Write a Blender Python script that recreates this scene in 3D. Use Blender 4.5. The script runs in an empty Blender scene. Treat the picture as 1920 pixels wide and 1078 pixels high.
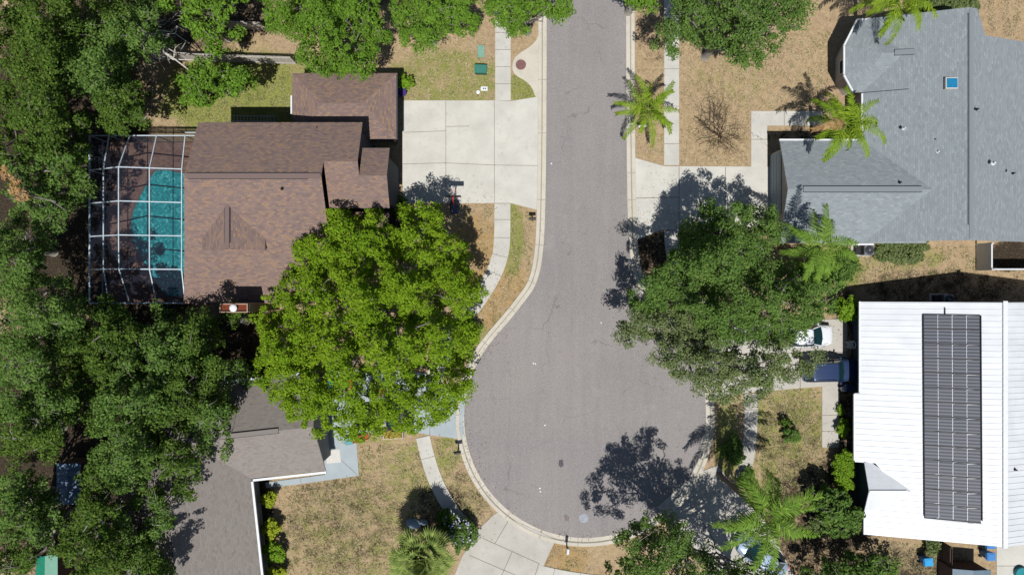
import bpy, bmesh, math, random
import numpy as np
from mathutils import Vector
PI = math.pi; R = math.radians
SC = bpy.context.scene; COL = SC.collection
# ------------------------------------------------------------ camera, sky, sun, exposure
H = 55.6
S = 1920*24/(36*H)                    # picture pixels per metre on the ground
cam = bpy.data.cameras.new('camera'); co = bpy.data.objects.new('camera', cam); COL.objects.link(co)
cam.lens = 24; cam.sensor_width = 36; cam.clip_end = 3000; cam.clip_start = 0.5
co.location = (0, 0, H); SC.camera = co
W = bpy.data.worlds.new('World'); SC.world = W; W.use_nodes = True
wn = W.node_tree.nodes; wl = W.node_tree.links
sky = wn.new('ShaderNodeTexSky'); sky.sky_type = 'NISHITA'; sky.sun_disc = False
ELEV = 65.3
sky.sun_elevation = R(ELEV); sky.sun_rotation = R(180); sky.dust_density = 0.6
wl.new(sky.outputs[0], wn['Background'].inputs[0]); wn['Background'].inputs[1].default_value = 0.062
sl = bpy.data.lights.new('sun', 'SUN'); sl.energy = 4.6; sl.angle = R(0.55); sl.color = (1, .985, .95)
so = bpy.data.objects.new('sun', sl); COL.objects.link(so); so.rotation_euler = (R(90-ELEV), 0, 0); so.location = (0, -20, 60)
SC.view_settings.view_transform = 'Standard'; SC.view_settings.look = 'None'
SC.view_settings.exposure = 0.42; SC.view_settings.gamma = 1
SC.cycles.max_bounces = 5; SC.cycles.diffuse_bounces = 2; SC.cycles.transparent_max_bounces = 12
SC.cycles.transmission_bounces = 3; SC.cycles.glossy_bounces = 2

# ------------------------------------------------------------ coordinates
def g(px, py): return ((px-960)/S, (539-py)/S)                      # ground metres
def w(px, py, h):                                                    # a picture point at height h
    k = (H-h)/H/S
    return Vector(((px-960)*k, (539-py)*k, h))
def G3(px, py, h=0.0): x, y = g(px, py); return Vector((x, y, h))

# ------------------------------------------------------------ tagging / linking
def setp(o, label=None, cat=None, group=None, kind=None):
    if label: o['label'] = label
    if cat: o['category'] = cat
    if group: o['group'] = group
    if kind: o['kind'] = kind
    return o
def thing(name, loc, label, cat, group=None, rz=0):
    o = bpy.data.objects.new(name, None); COL.objects.link(o); o.empty_display_size = .3
    o.location = loc; o.rotation_euler = (0, 0, rz)
    return setp(o, label, cat, group)
def link(name, me, parent=None, loc=None):
    o = bpy.data.objects.new(name, me); COL.objects.link(o)
    if parent is not None: o.parent = parent
    if loc is not None: o.location = loc
    return o
def copy_tree(o, parent=None):
    c = o.copy(); COL.objects.link(c); c.parent = parent
    for ch in list(o.children): copy_tree(ch, c)
    return c

# ------------------------------------------------------------ materials
GAIN = 1.62
def lin(c): c /= 255.; return c/12.92 if c <= .04045 else ((c+.055)/1.055)**2.4
def C(r, gg, b, k=1.0): return (min(.85, lin(r)/GAIN*k), min(.85, lin(gg)/GAIN*k), min(.85, lin(b)/GAIN*k), 1)
class NT:
    def __init__(s, name, rough=.85, spec=.3):
        s.m = bpy.data.materials.new(name); s.m.use_nodes = True
        s.n = s.m.node_tree.nodes; s.l = s.m.node_tree.links
        s.b = s.n['Principled BSDF']; s.b.inputs['Roughness'].default_value = rough
        s.b.inputs['Specular IOR Level'].default_value = spec
        s.tc = None
    def co(s, kind='Object'):
        if not s.tc: s.tc = s.n.new('ShaderNodeTexCoord')
        return s.tc.outputs[kind]
    def map(s, scale=(1,1,1), rot=(0,0,0), kind='Object', loc=(0,0,0)):
        m = s.n.new('ShaderNodeMapping'); m.inputs['Scale'].default_value = scale; m.inputs['Rotation'].default_value = rot
        m.inputs['Location'].default_value = loc
        s.l.new(s.co(kind), m.inputs[0]); return m.outputs[0]
    def noise(s, sc, det=3, vec=None, rough=.55, dist=0):
        t = s.n.new('ShaderNodeTexNoise'); t.inputs['Scale'].default_value = sc; t.inputs['Detail'].default_value = det
        t.inputs['Roughness'].default_value = rough; t.inputs['Distortion'].default_value = dist
        s.l.new(vec if vec is not None else s.co(), t.inputs['Vector']); return t.outputs[0]
    def ramp(s, fac, stops):
        r = s.n.new('ShaderNodeValToRGB'); e = r.color_ramp.elements
        while len(e) < len(stops): e.new(.5)
        for q, (p, c) in zip(e, stops):
            q.position = p; q.color = c if hasattr(c, '__len__') else (c, c, c, 1)
        s.l.new(fac, r.inputs[0]); return r.outputs[0]
    def mix(s, f, a, b, mode='MIX'):
        m = s.n.new('ShaderNodeMix'); m.data_type = 'RGBA'; m.blend_type = mode
        for v, i in ((f, 0), (a, 6), (b, 7)):
            if hasattr(v, 'is_output'): s.l.new(v, m.inputs[i])
            else: m.inputs[i].default_value = v
        return m.outputs[2]
    def math(s, op, a, b=0.):
        m = s.n.new('ShaderNodeMath'); m.operation = op
        for v, i in ((a, 0), (b, 1)):
            if hasattr(v, 'is_output'): s.l.new(v, m.inputs[i])
            else: m.inputs[i].default_value = v
        return m.outputs[0]
    def col(s, c):
        if hasattr(c, 'is_output'): s.l.new(c, s.b.inputs['Base Color'])
        else: s.b.inputs['Base Color'].default_value = c
    def bump(s, h, st=.3, d=.02):
        b = s.n.new('ShaderNodeBump'); b.inputs['Strength'].default_value = st; b.inputs['Distance'].default_value = d
        s.l.new(h, b.inputs['Height']); s.l.new(b.outputs[0], s.b.inputs['Normal'])
def plain(name, c, rough=.6, metal=0, spec=.4, var=.12, sc=3.0, coat=0):
    t = NT(name, rough, spec); t.b.inputs['Metallic'].default_value = metal
    if coat: t.b.inputs['Coat Weight'].default_value = coat
    c2 = tuple(x*(1-var) for x in c[:3])+(1,); c3 = tuple(min(.9, x*(1+var)) for x in c[:3])+(1,)
    t.col(t.ramp(t.noise(sc, 4), [(.3, c2), (.7, c3)])); return t.m

def m_asphalt():
    t = NT('asphalt', .92, .2)
    big = t.ramp(t.noise(.11, 4, dist=.6), [(.3, C(137,131,130)), (.5, C(147,141,138)), (.72, C(158,150,144))])
    warm = t.mix(t.ramp(t.noise(.23, 3, t.map(loc=(7,3,0))), [(.52, 0.), (.72, .35)]), big, C(166,152,152))
    long = t.mix(.16, warm, t.ramp(t.noise(1.0, 3, t.map((1.6,.12,1))), [(.35, C(122,118,122)), (.65, C(172,168,168))]))
    fine = t.mix(.42, long, t.ramp(t.noise(14, 3, rough=.8), [(.32, C(93,89,88)), (.5, C(147,141,138)), (.7, C(201,196,190))]))
    spots = t.mix(t.ramp(t.noise(1.7, 2, t.map(loc=(3,9,0))), [(.7, 0.), (.76, .4)]), fine, C(120,116,118))
    vo = t.n.new('ShaderNodeTexVoronoi'); vo.feature = 'DISTANCE_TO_EDGE'; vo.inputs['Scale'].default_value = .16
    nn = t.n.new('ShaderNodeTexNoise'); nn.inputs['Scale'].default_value = .8; nn.inputs['Detail'].default_value = 5; t.l.new(t.co(), nn.inputs['Vector'])
    vm = t.n.new('ShaderNodeVectorMath'); vm.operation = 'MULTIPLY_ADD'; vm.inputs[1].default_value = (1.6,1.6,0); t.l.new(nn.outputs['Color'], vm.inputs[0]); t.l.new(t.co(), vm.inputs[2]); t.l.new(vm.outputs[0], vo.inputs['Vector'])
    ck = t.math('MULTIPLY', t.ramp(vo.outputs['Distance'], [(.0, 1.), (.006, 0.)]), t.ramp(t.noise(.3, 2, t.map(loc=(2,2,0))), [(.5, 0.), (.6, .5)]))
    ps = t.mix(ck, spots, C(96,90,92))
    st = t.mix(t.ramp(t.noise(.5, 6, t.map(loc=(30,9,0)), rough=.7), [(.58, 0.), (.72, .35)]), ps, C(172,166,160))
    sd = t.mix(t.ramp(t.noise(.42, 6, t.map(loc=(-20,4,0)), rough=.72), [(.6, 0.), (.75, .4)]), st, C(118,112,116))
    t.col(sd); t.bump(t.noise(40, 2), .25, .01); return t.m
def m_concrete(name, c, dirty=.25, seed=0, fine=.2):
    t = NT(name, .88, .25)
    lo = tuple(x*.82 for x in c[:3])+(1,); hi = tuple(min(.85, x*1.06) for x in c[:3])+(1,)
    a = t.ramp(t.noise(.55, 5, t.map(loc=(seed,seed*2,0))), [(.3, lo), (.62, c), (.8, hi)])
    st = t.mix(t.ramp(t.noise(2.3, 5, t.map(loc=(seed,0,0)), dist=1.), [(.55, 0.), (.75, dirty)]), a, tuple(x*.55 for x in c[:3])+(1,))
    f = t.mix(fine, st, t.ramp(t.noise(16, 3), [(.3, tuple(x*.7 for x in c[:3])+(1,)), (.7, hi)]))
    t.col(f); t.bump(t.noise(30, 3), .15, .01); return t.m
def m_shingle(name, cols, row=.15, width=.3, grain=.45):
    t = NT(name, .95, .15)
    uv = t.co('UV')
    br = t.n.new('ShaderNodeTexBrick'); br.offset = .5; br.inputs['Scale'].default_value = 1
    br.inputs['Brick Width'].default_value = width; br.inputs['Row Height'].default_value = row
    br.inputs['Mortar Size'].default_value = .012; br.inputs['Mortar Smooth'].default_value = .3
    br.inputs['Color1'].default_value = (0,0,0,1); br.inputs['Color2'].default_value = (1,1,1,1); br.inputs['Mortar'].default_value = (.5,.5,.5,1)
    t.l.new(uv, br.inputs['Vector'])
    n1 = t.noise(3.4, 4, t.map((1, 2.6, 1), kind='UV'), rough=.8)
    v = t.mix(.42, n1, br.outputs[0])
    base = t.ramp(v, cols)
    n2 = t.mix(t.ramp(t.noise(.35, 3, t.map(kind='UV')), [(.35, .0), (.7, .3)]), base, cols[-2][1])
    dark = tuple(x*.55 for x in cols[1][1][:3])+(1,)
    sh = t.mix(t.math('MULTIPLY', br.outputs['Fac'], .55), n2, dark)
    sh = t.mix(grain, sh, t.ramp(t.noise(26, 2, t.map(kind='UV')), [(.3, tuple(x*.62 for x in cols[1][1][:3])+(1,)), (.7, tuple(min(.8, x*1.25) for x in cols[1][1][:3])+(1,))]))
    t.col(sh); t.bump(br.outputs['Fac'], .35, -.02); return t.m
def m_leaf(name, c1, c2, c3, trans=.35):
    t = NT(name, .7, .06)
    gi = t.n.new('ShaderNodeNewGeometry')
    v = t.ramp(gi.outputs['Random Per Island'], [(.0, c1), (.5, c2), (1., c3)])
    nb = t.ramp(t.noise(.45, 3), [(.35, 0.), (.7, .45)])
    v = t.mix(nb, v, c3)
    t.col(v)
    tr = t.n.new('ShaderNodeBsdfTranslucent'); t.l.new(v, tr.inputs[0])
    mx = t.n.new('ShaderNodeMixShader'); mx.inputs[0].default_value = trans
    t.l.new(t.b.outputs[0], mx.inputs[1]); t.l.new(tr.outputs[0], mx.inputs[2])
    t.l.new(mx.outputs[0], t.n['Material Output'].inputs[0]); return t.m
def F(r, gg, b): return (r, gg, b, 1)
def m_ground():
    t = NT('ground_soil_and_grass', 1., .05)
    at = t.n.new('ShaderNodeAttribute'); at.attribute_name = 'mixmap'
    sep = t.n.new('ShaderNodeSeparateColor'); t.l.new(at.outputs['Color'], sep.inputs[0])
    fine = t.mix(.42, t.noise(9, 5, rough=.8), t.noise(2.2, 5, t.map(loc=(5,2,0)), rough=.75))
    tan = t.ramp(fine, [(.3, C(118,98,76)), (.43, C(168,145,112)), (.57, C(196,172,136)), (.72, C(224,204,170))])
    pink = t.mix(t.ramp(t.noise(.35, 4), [(.4, 0.), (.65, .55)]), tan, t.ramp(fine, [(.3, C(132,110,92)), (.7, C(212,182,150))]))
    gr = t.ramp(t.noise(7, 5, t.map(loc=(4,4,0)), rough=.8), [(.3, C(78,88,38)), (.5, C(134,144,68)), (.72, C(184,182,110))])
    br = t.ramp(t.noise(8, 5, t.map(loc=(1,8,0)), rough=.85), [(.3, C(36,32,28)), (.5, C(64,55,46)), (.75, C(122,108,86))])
    om = t.ramp(fine, [(.3, C(138,106,62)), (.7, C(208,176,122))])
    def thr(ch, sc, k):
        n = t.mix(.45, t.noise(sc, 5, t.map(loc=(k,k,0)), rough=.75), t.noise(6.5, 4, t.map(loc=(k,0,0)), rough=.75))
        d = t.math('ADD', ch, t.math('MULTIPLY', t.math('SUBTRACT', n, .5), 3.2))
        return t.ramp(d, [(.28, 0.), (.72, 1.)])
    v = t.mix(t.math('MULTIPLY', thr(sep.outputs[2], .8, 11), .8), pink, om)
    v = t.mix(t.math('MULTIPLY', thr(sep.outputs[0], .9, 5), .85), v, gr)
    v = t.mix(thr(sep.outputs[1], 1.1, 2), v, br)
    v = t.mix(t.ramp(t.noise(3.5, 4, t.map(loc=(8,1,0)), rough=.8), [(.5, 0.), (.56, .0), (.66, .55)]), v, C(104,88,58))
    t.col(v); t.bump(t.noise(18, 4, rough=.8), .9, .05); return t.m

M = {}
M['asphalt'] = m_asphalt()
M['conc'] = m_concrete('pale_concrete', C(215,211,201), .4)
M['conc2'] = m_concrete('aged_concrete', C(200,194,184), .45, 4)
M['walk'] = m_concrete('sidewalk_concrete', C(210,206,197), .45, 9)
M['kerb'] = m_concrete('kerb_concrete', C(214,206,190), .55, 2, .3)
M['blueconc'] = m_concrete('painted_grey_blue_concrete', C(178,188,192), .2, 6)
M['joint'] = plain('joint_dirt', C(128,118,104), 1.)
M['kerbline'] = plain('kerb_gutter_dirt', C(150,140,126), 1.)
M['ground'] = m_ground()
M['sh_brown'] = m_shingle('brown_shingles', [(.2, C(98,80,77)), (.4, C(132,113,109)), (.52, C(142,123,117)), (.6, C(190,150,100)), (.66, C(132,113,113)), (.8, C(172,140,112)), (.9, C(118,98,98))])
M['sh_grey'] = m_shingle('grey_shingles', [(.2, C(118,124,127)), (.42, C(144,151,155)), (.6, C(152,160,163)), (.8, C(182,188,188))], .16, .34, .5)
M['sh_taupe'] = m_shingle('taupe_shingles', [(.2, C(106,100,97)), (.4, C(146,139,133)), (.55, C(158,151,144)), (.66, C(138,122,117)), (.85, C(184,178,170))], .16)
def m_wmetal():
    t = NT('white_metal_roofing', .42, .4)
    a = t.ramp(t.noise(.6, 4), [(.3, C(216,219,223)), (.7, C(230,232,235))])
    t.col(t.mix(t.ramp(t.noise(1.5, 5, t.map((.25,3.2,1)), rough=.7), [(.5, 0.), (.75, .4)]), a, C(192,196,200))); return t.m
M['white_metal'] = m_wmetal()
M['white'] = plain('white_paint', C(230,232,233), .5, 0, .4, .05)
M['offwhite'] = plain('offwhite_paint', C(205,200,190), .6, 0, .4, .07)
M['tanwall'] = plain('tan_stucco', C(176,150,128), .9, 0, .2, .1)
M['greywall'] = plain('grey_stucco', C(150,148,148), .9, 0, .2, .1)
M['darkwall'] = plain('charcoal_wall_paint', C(60,66,78), .8, 0, .2, .1)
M['tealwall'] = plain('blue_black_wall_paint', C(44,64,78), .8, 0, .2, .1)
M['door'] = plain('garage_door_paint', C(158,172,180), .6, 0, .3, .05)
M['black'] = plain('black_plastic', C(30,30,33), .5)
M['darkmetal'] = plain('dark_metal', C(52,52,56), .45, .4)
M['alu'] = plain('white_aluminium_frame', C(196,208,218), .45, .1)
M['steel'] = plain('galvanised_steel', C(150,156,164), .4, .6)
M['rust'] = plain('rusted_iron_cover', C(128,92,88), .9)
M['vent'] = plain('ridge_vent_shadow_line', C(58,60,66), .9)  # dark colour for thin bars that draw shade lines along vents and a roof step
M['bluebin'] = plain('blue_bin_plastic', C(64,132,200), .45)
M['bluebin2'] = plain('bright_blue_lid_plastic', C(40,160,220), .4)
M['glass'] = plain('dark_window_glass', C(30,42,52), .08, 0, .7)
M['skyglass'] = plain('blue_skylight_glass', C(36,128,172), .1, 0, .8)
M['paver'] = m_shingle('brown_pavers', [(.2, C(86,64,58)), (.4, C(124,98,88)), (.6, C(144,116,102)), (.8, C(156,132,118))], .2, .3, .3)
M['palewall'] = plain('pale_stucco', C(206,194,182), .9, 0, .2, .08)
M['barkgrey'] = plain('grey_bark', C(150,144,136), .95, 0, .1, .3, 5)
M['barkpale'] = plain('pale_dead_wood', C(214,208,196), .95, 0, .1, .2, 5)
M['barkdark'] = plain('dark_twigs', C(84,68,58), .95, 0, .1, .25, 5)
M['palmtrunk'] = plain('palm_trunk', C(140,128,116), .95, 0, .1, .25, 8)
M['wood'] = plain('weathered_fence_wood', C(206,198,188), .95, 0, .1, .2, 6)
M['woodbrown'] = plain('brown_fence_wood', C(112,92,84), .95, 0, .1, .2, 6)
M['brick'] = m_shingle('orange_brick', [(.2, C(92,44,30)), (.4, C(128,64,44)), (.6, C(142,74,50)), (.8, C(156,90,64))], .08, .2, .2)
M['red'] = plain('red_plastic', C(205,60,52), .4)
M['orange'] = plain('orange_plastic', C(226,110,50), .4)
M['pink'] = plain('pink_plastic', C(232,84,110), .4)
M['teal'] = plain('teal_plastic', C(30,140,150), .4)
M['purple'] = plain('purple_glazed_pot', C(74,50,120), .3)
M['green_box'] = plain('dark_green_utility_paint', C(40,98,84), .5)
M['green_pad'] = plain('faded_green_lid', C(126,168,148), .8)
M['greenroof'] = plain('green_tarp', C(20,130,100), .5)
M['bluetarp'] = m_shingle('blue_grey_corrugated_roof', [(.2, C(70,92,120)), (.4, C(110,132,160)), (.6, C(140,160,186)), (.8, C(190,204,220))], .1, .8, .2)
M['shedroof'] = plain('grey_blue_shed_roof', C(104,124,138), .6)
M['tyre'] = plain('tyre_rubber', C(24,24,25), .9)
M['carwhite'] = plain('white_car_paint', C(240,242,245), .22, 0, .5, .02, 1, .6)
M['carnavy'] = plain('slate_blue_car_paint', C(52,70,108), .25, .2, .5, .05, 1, .6)
M['carsilver'] = plain('silver_blue_car_paint', C(170,190,215), .22, .3, .5, .04, 1, .6)
M['carblack'] = plain('black_car_paint', C(28,28,32), .25, 0, .5, .04, 1, .6)
M['carglass'] = plain('tinted_car_glass', C(28,58,62), .06, 0, .8)
M['stone'] = plain('blue_grey_stone', C(150,165,180), .9, 0, .2, .2)
M['soil'] = plain('dark_mulch', C(78,58,48), 1., 0, .1, .35, 12)
M['flowerpurple'] = plain('lilac_petals', C(186,182,214), .8)
M['solar'] = None
def m_solar():
    t = NT('black_ribbed_collector', .55, .35)
    wv = t.n.new('ShaderNodeTexWave'); wv.bands_direction = 'Y'; wv.inputs['Scale'].default_value = 1.25; wv.inputs['Distortion'].default_value = .4
    wv.inputs['Detail'].default_value = 2; t.l.new(t.co(), wv.inputs[0])
    a = t.ramp(wv.outputs[0], [(.1, C(44,48,60)), (.9, C(86,92,106))])
    oi = t.n.new('ShaderNodeObjectInfo')
    pv = t.mix(t.math('MULTIPLY', oi.outputs['Random'], .35), a, C(84,84,92))
    t.col(t.mix(t.ramp(t.noise(.9, 4), [(.4, 0.), (.7, .4)]), pv, C(78,76,84))); t.bump(wv.outputs[0], .5, .02); return t.m
M['solar'] = m_solar()
def m_water():
    t = NT('pool_water', .04, .5)
    n = t.noise(5.5, 3, dist=1.2)
    t.col(t.ramp(t.noise(2.6, 4, dist=1.5), [(.35, C(28,118,128,1.1)), (.55, C(46,156,162,1.2)), (.7, C(110,206,206,1.2))])); t.bump(n, .5, .06)  # pale tones paint ripple highlights into the water colour
    return t.m
M['water'] = m_water()
def m_screen():
    t = NT('insect_screen', .9, .1); t.col(C(60,62,78))
    tr = t.n.new('ShaderNodeBsdfTransparent'); mx = t.n.new('ShaderNodeMixShader'); mx.inputs[0].default_value = .3
    t.l.new(tr.outputs[0], mx.inputs[1]); t.l.new(t.b.outputs[0], mx.inputs[2]); t.l.new(mx.outputs[0], t.n['Material Output'].inputs[0])
    return t.m
M['screen'] = m_screen()
M['leaf_bright'] = m_leaf('maple_leaves', F(.085,.175,.01), F(.145,.255,.012), F(.24,.34,.022), .42)
M['leaf_oak'] = m_leaf('oak_leaves', F(.045,.095,.02), F(.08,.15,.027), F(.14,.215,.05), .33)
M['leaf_oakb'] = m_leaf('fresh_oak_leaves', F(.065,.135,.014), F(.1,.2,.018), F(.16,.27,.035), .36)
M['leaf_dark'] = m_leaf('dark_wood_leaves', F(.028,.066,.011), F(.056,.11,.016), F(.12,.175,.03), .33)
M['leaf_olive'] = m_leaf('olive_oak_leaves', F(.075,.115,.035), F(.115,.16,.05), F(.18,.21,.09), .3)
M['leaf_lime'] = m_leaf('lime_shrub_leaves', F(.16,.22,.015), F(.26,.33,.02), F(.36,.4,.04), .35)
M['leaf_hedge'] = m_leaf('hedge_leaves', F(.10,.19,.012), F(.15,.27,.018), F(.2,.32,.03), .35)
M['leaf_palm'] = m_leaf('palm_leaflets', F(.09,.17,.012), F(.15,.25,.015), F(.26,.33,.03), .35)
M['leaf_palmd'] = m_leaf('dark_palm_leaflets', F(.08,.16,.02), F(.13,.23,.03), F(.2,.3,.05), .35)
M['leaf_fan'] = m_leaf('fan_palm_leaves', F(.09,.14,.03), F(.16,.22,.045), F(.3,.35,.11), .3)
M['leaf_rust'] = m_leaf('dry_brown_leaves', F(.28,.15,.06), F(.36,.21,.09), F(.42,.28,.13), .3)

# ------------------------------------------------------------ mesh builders
class MB:
    def __init__(s): s.v = []; s.f = []; s.mi = []; s.uv = []; s.hasuv = False
    def face(s, pts, mi=0, uv=None):
        k = len(s.v); s.v += [tuple(p) for p in pts]; s.f.append(tuple(range(k, k+len(pts)))); s.mi.append(mi)
        s.uv.append(uv); s.hasuv |= uv is not None
    def box(s, c, d, rz=0, mi=0, taper=1.0, bev=0):
        cx, cy, cz = c; dx, dy, dz = d[0]/2, d[1]/2, d[2]/2; ca, sa = math.cos(rz), math.sin(rz)
        P = []
        if bev:
            rings = [(-dz, -bev), (-dz+bev, 0), (dz-bev, 0), (dz, -bev)]
            k = len(s.v); cnt = 8
            for z, o in rings:
                tp = taper if z < 0 else 1.0
                hx, hy = (dx+o)*tp, (dy+o)*tp; b = bev
                for x, y in ((-hx+b,-hy),(hx-b,-hy),(hx,-hy+b),(hx,hy-b),(hx-b,hy),(-hx+b,hy),(-hx,hy-b),(-hx,-hy+b)):
                    s.v.append((cx+x*ca-y*sa, cy+x*sa+y*ca, cz+z))
            def add(f): s.f.append(f); s.mi.append(mi); s.uv.append(None)
            for r in range(3):
                for i in range(8):
                    j = (i+1) % 8; add((k+r*8+i, k+r*8+j, k+r*8+8+j, k+r*8+8+i))
            add(tuple(k+24+i for i in range(8))); add(tuple(k+7-i for i in range(8))); return
        for z in (-dz, dz):
            tp = taper if z < 0 else 1.0
            for x, y in ((-dx,-dy),(dx,-dy),(dx,dy),(-dx,dy)):
                x *= tp; y *= tp
                P.append((cx+x*ca-y*sa, cy+x*sa+y*ca, cz+z))
        k = len(s.v); s.v += P
        for f in ((3,2,1,0),(4,5,6,7),(0,1,5,4),(1,2,6,5),(2,3,7,6),(3,0,4,7)):
            s.f.append(tuple(k+i for i in f)); s.mi.append(mi); s.uv.append(None)
    def bar(s, p, q, wd, ht, mi=0):
        p = Vector(p); q = Vector(q); d = (q-p); L = d.length
        if L < 1e-5: return
        d /= L; up = Vector((0,0,1))
        if abs(d.z) > .95: up = Vector((1,0,0))
        sd = d.cross(up).normalized(); u = sd.cross(d).normalized(); k = len(s.v)
        for e in (p, q):
            for a, b in ((-1,-1),(1,-1),(1,1),(-1,1)): s.v.append(tuple(e+sd*a*wd/2+u*b*ht/2))
        for f in ((0,1,2,3),(7,6,5,4),(0,4,5,1),(1,5,6,2),(2,6,7,3),(3,7,4,0)):
            s.f.append(tuple(k+i for i in f)); s.mi.append(mi); s.uv.append(None)
    def tube(s, pts, rad, n=6, mi=0, cap=True):
        pts = [Vector(p) for p in pts]; k = len(s.v); m = len(pts)
        if not hasattr(rad, '__len__'): rad = [rad]*m
        for i, p in enumerate(pts):
            d = (pts[min(i+1, m-1)]-pts[max(i-1, 0)]).normalized()
            up = Vector((0,0,1)) if abs(d.z) < .9 else Vector((1,0,0))
            a = d.cross(up).normalized(); b = d.cross(a)
            for j in range(n):
                t = 2*PI*j/n; s.v.append(tuple(p+(a*math.cos(t)+b*math.sin(t))*rad[i]))
        for i in range(m-1):
            for j in range(n):
                jj = (j+1) % n
                s.f.append((k+i*n+j, k+i*n+jj, k+(i+1)*n+jj, k+(i+1)*n+j)); s.mi.append(mi); s.uv.append(None)
        if cap:
            s.f.append(tuple(k+j for j in range(n))); s.f.append(tuple(k+(m-1)*n+n-1-j for j in range(n)))
            s.mi += [mi, mi]; s.uv += [None, None]
    def lathe(s, c, prof, n=20, mi=0):
        k = len(s.v); m = len(prof)
        for r, z in prof:
            for j in range(n):
                t = 2*PI*j/n; s.v.append((c[0]+r*math.cos(t), c[1]+r*math.sin(t), c[2]+z))
        for i in range(m-1):
            for j in range(n):
                jj = (j+1) % n
                s.f.append((k+i*n+j, k+i*n+jj, k+(i+1)*n+jj, k+(i+1)*n+j)); s.mi.append(mi); s.uv.append(None)
        s.f.append(tuple(k+(m-1)*n+j for j in range(n))); s.f.append(tuple(k+n-1-j for j in range(n))); s.mi += [mi, mi]; s.uv += [None, None]
    def prism(s, pts2, z0, z1, mi=0):                    # polygon (world xy) from z0 to z1
        n = len(pts2)
        ar = sum(pts2[i][0]*pts2[(i+1) % n][1]-pts2[(i+1) % n][0]*pts2[i][1] for i in range(n))
        if ar < 0: pts2 = pts2[::-1]
        k = len(s.v)
        s.v += [(x, y, z0) for x, y in pts2]+[(x, y, z1) for x, y in pts2]
        s.f.append(tuple(k+n+i for i in range(n))); s.f.append(tuple(k+n-1-i for i in range(n)))
        s.mi += [mi, mi]; s.uv += [None, None]
        for i in range(n):
            j = (i+1) % n; s.f.append((k+i, k+j, k+n+j, k+n+i)); s.mi.append(mi); s.uv.append(None)
    def build(s, name, mats, parent=None, loc=None, smooth=False, off=None):
        me = bpy.data.meshes.new(name)
        vs = s.v
        if off is not None: vs = [(a-off[0], b-off[1], c-off[2]) for a, b, c in vs]
        me.from_pydata(vs, [], s.f)
        for m in (mats if isinstance(mats, (list, tuple)) else [mats]): me.materials.append(m)
        me.polygons.foreach_set('material_index', s.mi)
        if s.hasuv:
            L = me.uv_layers.new(name='UVMap'); k = 0
            for f, u in zip(s.f, s.uv):
                for i in range(len(f)):
                    L.data[k].uv = u[i] if u else (0, 0)
                    k += 1
        if smooth: me.polygons.foreach_set('use_smooth', [True]*len(s.f))
        me.update()
        return link(name, me, parent, loc)
def sheet(name, px_pts, z, mat, label, cat='pavement', thick=.05, joints=(), jw=.035, kind='structure', mats=None):
    b = MB(); b.prism([g(*p) for p in px_pts], z-thick, z)
    for a, c in joints:
        p = G3(*a, z+.001); q = G3(*c, z+.001); b.bar(p, q, jw, .006, 1)
    o = b.build(name, mats or [mat, M['joint']]); setp(o, label, cat, None, kind); return o
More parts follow.
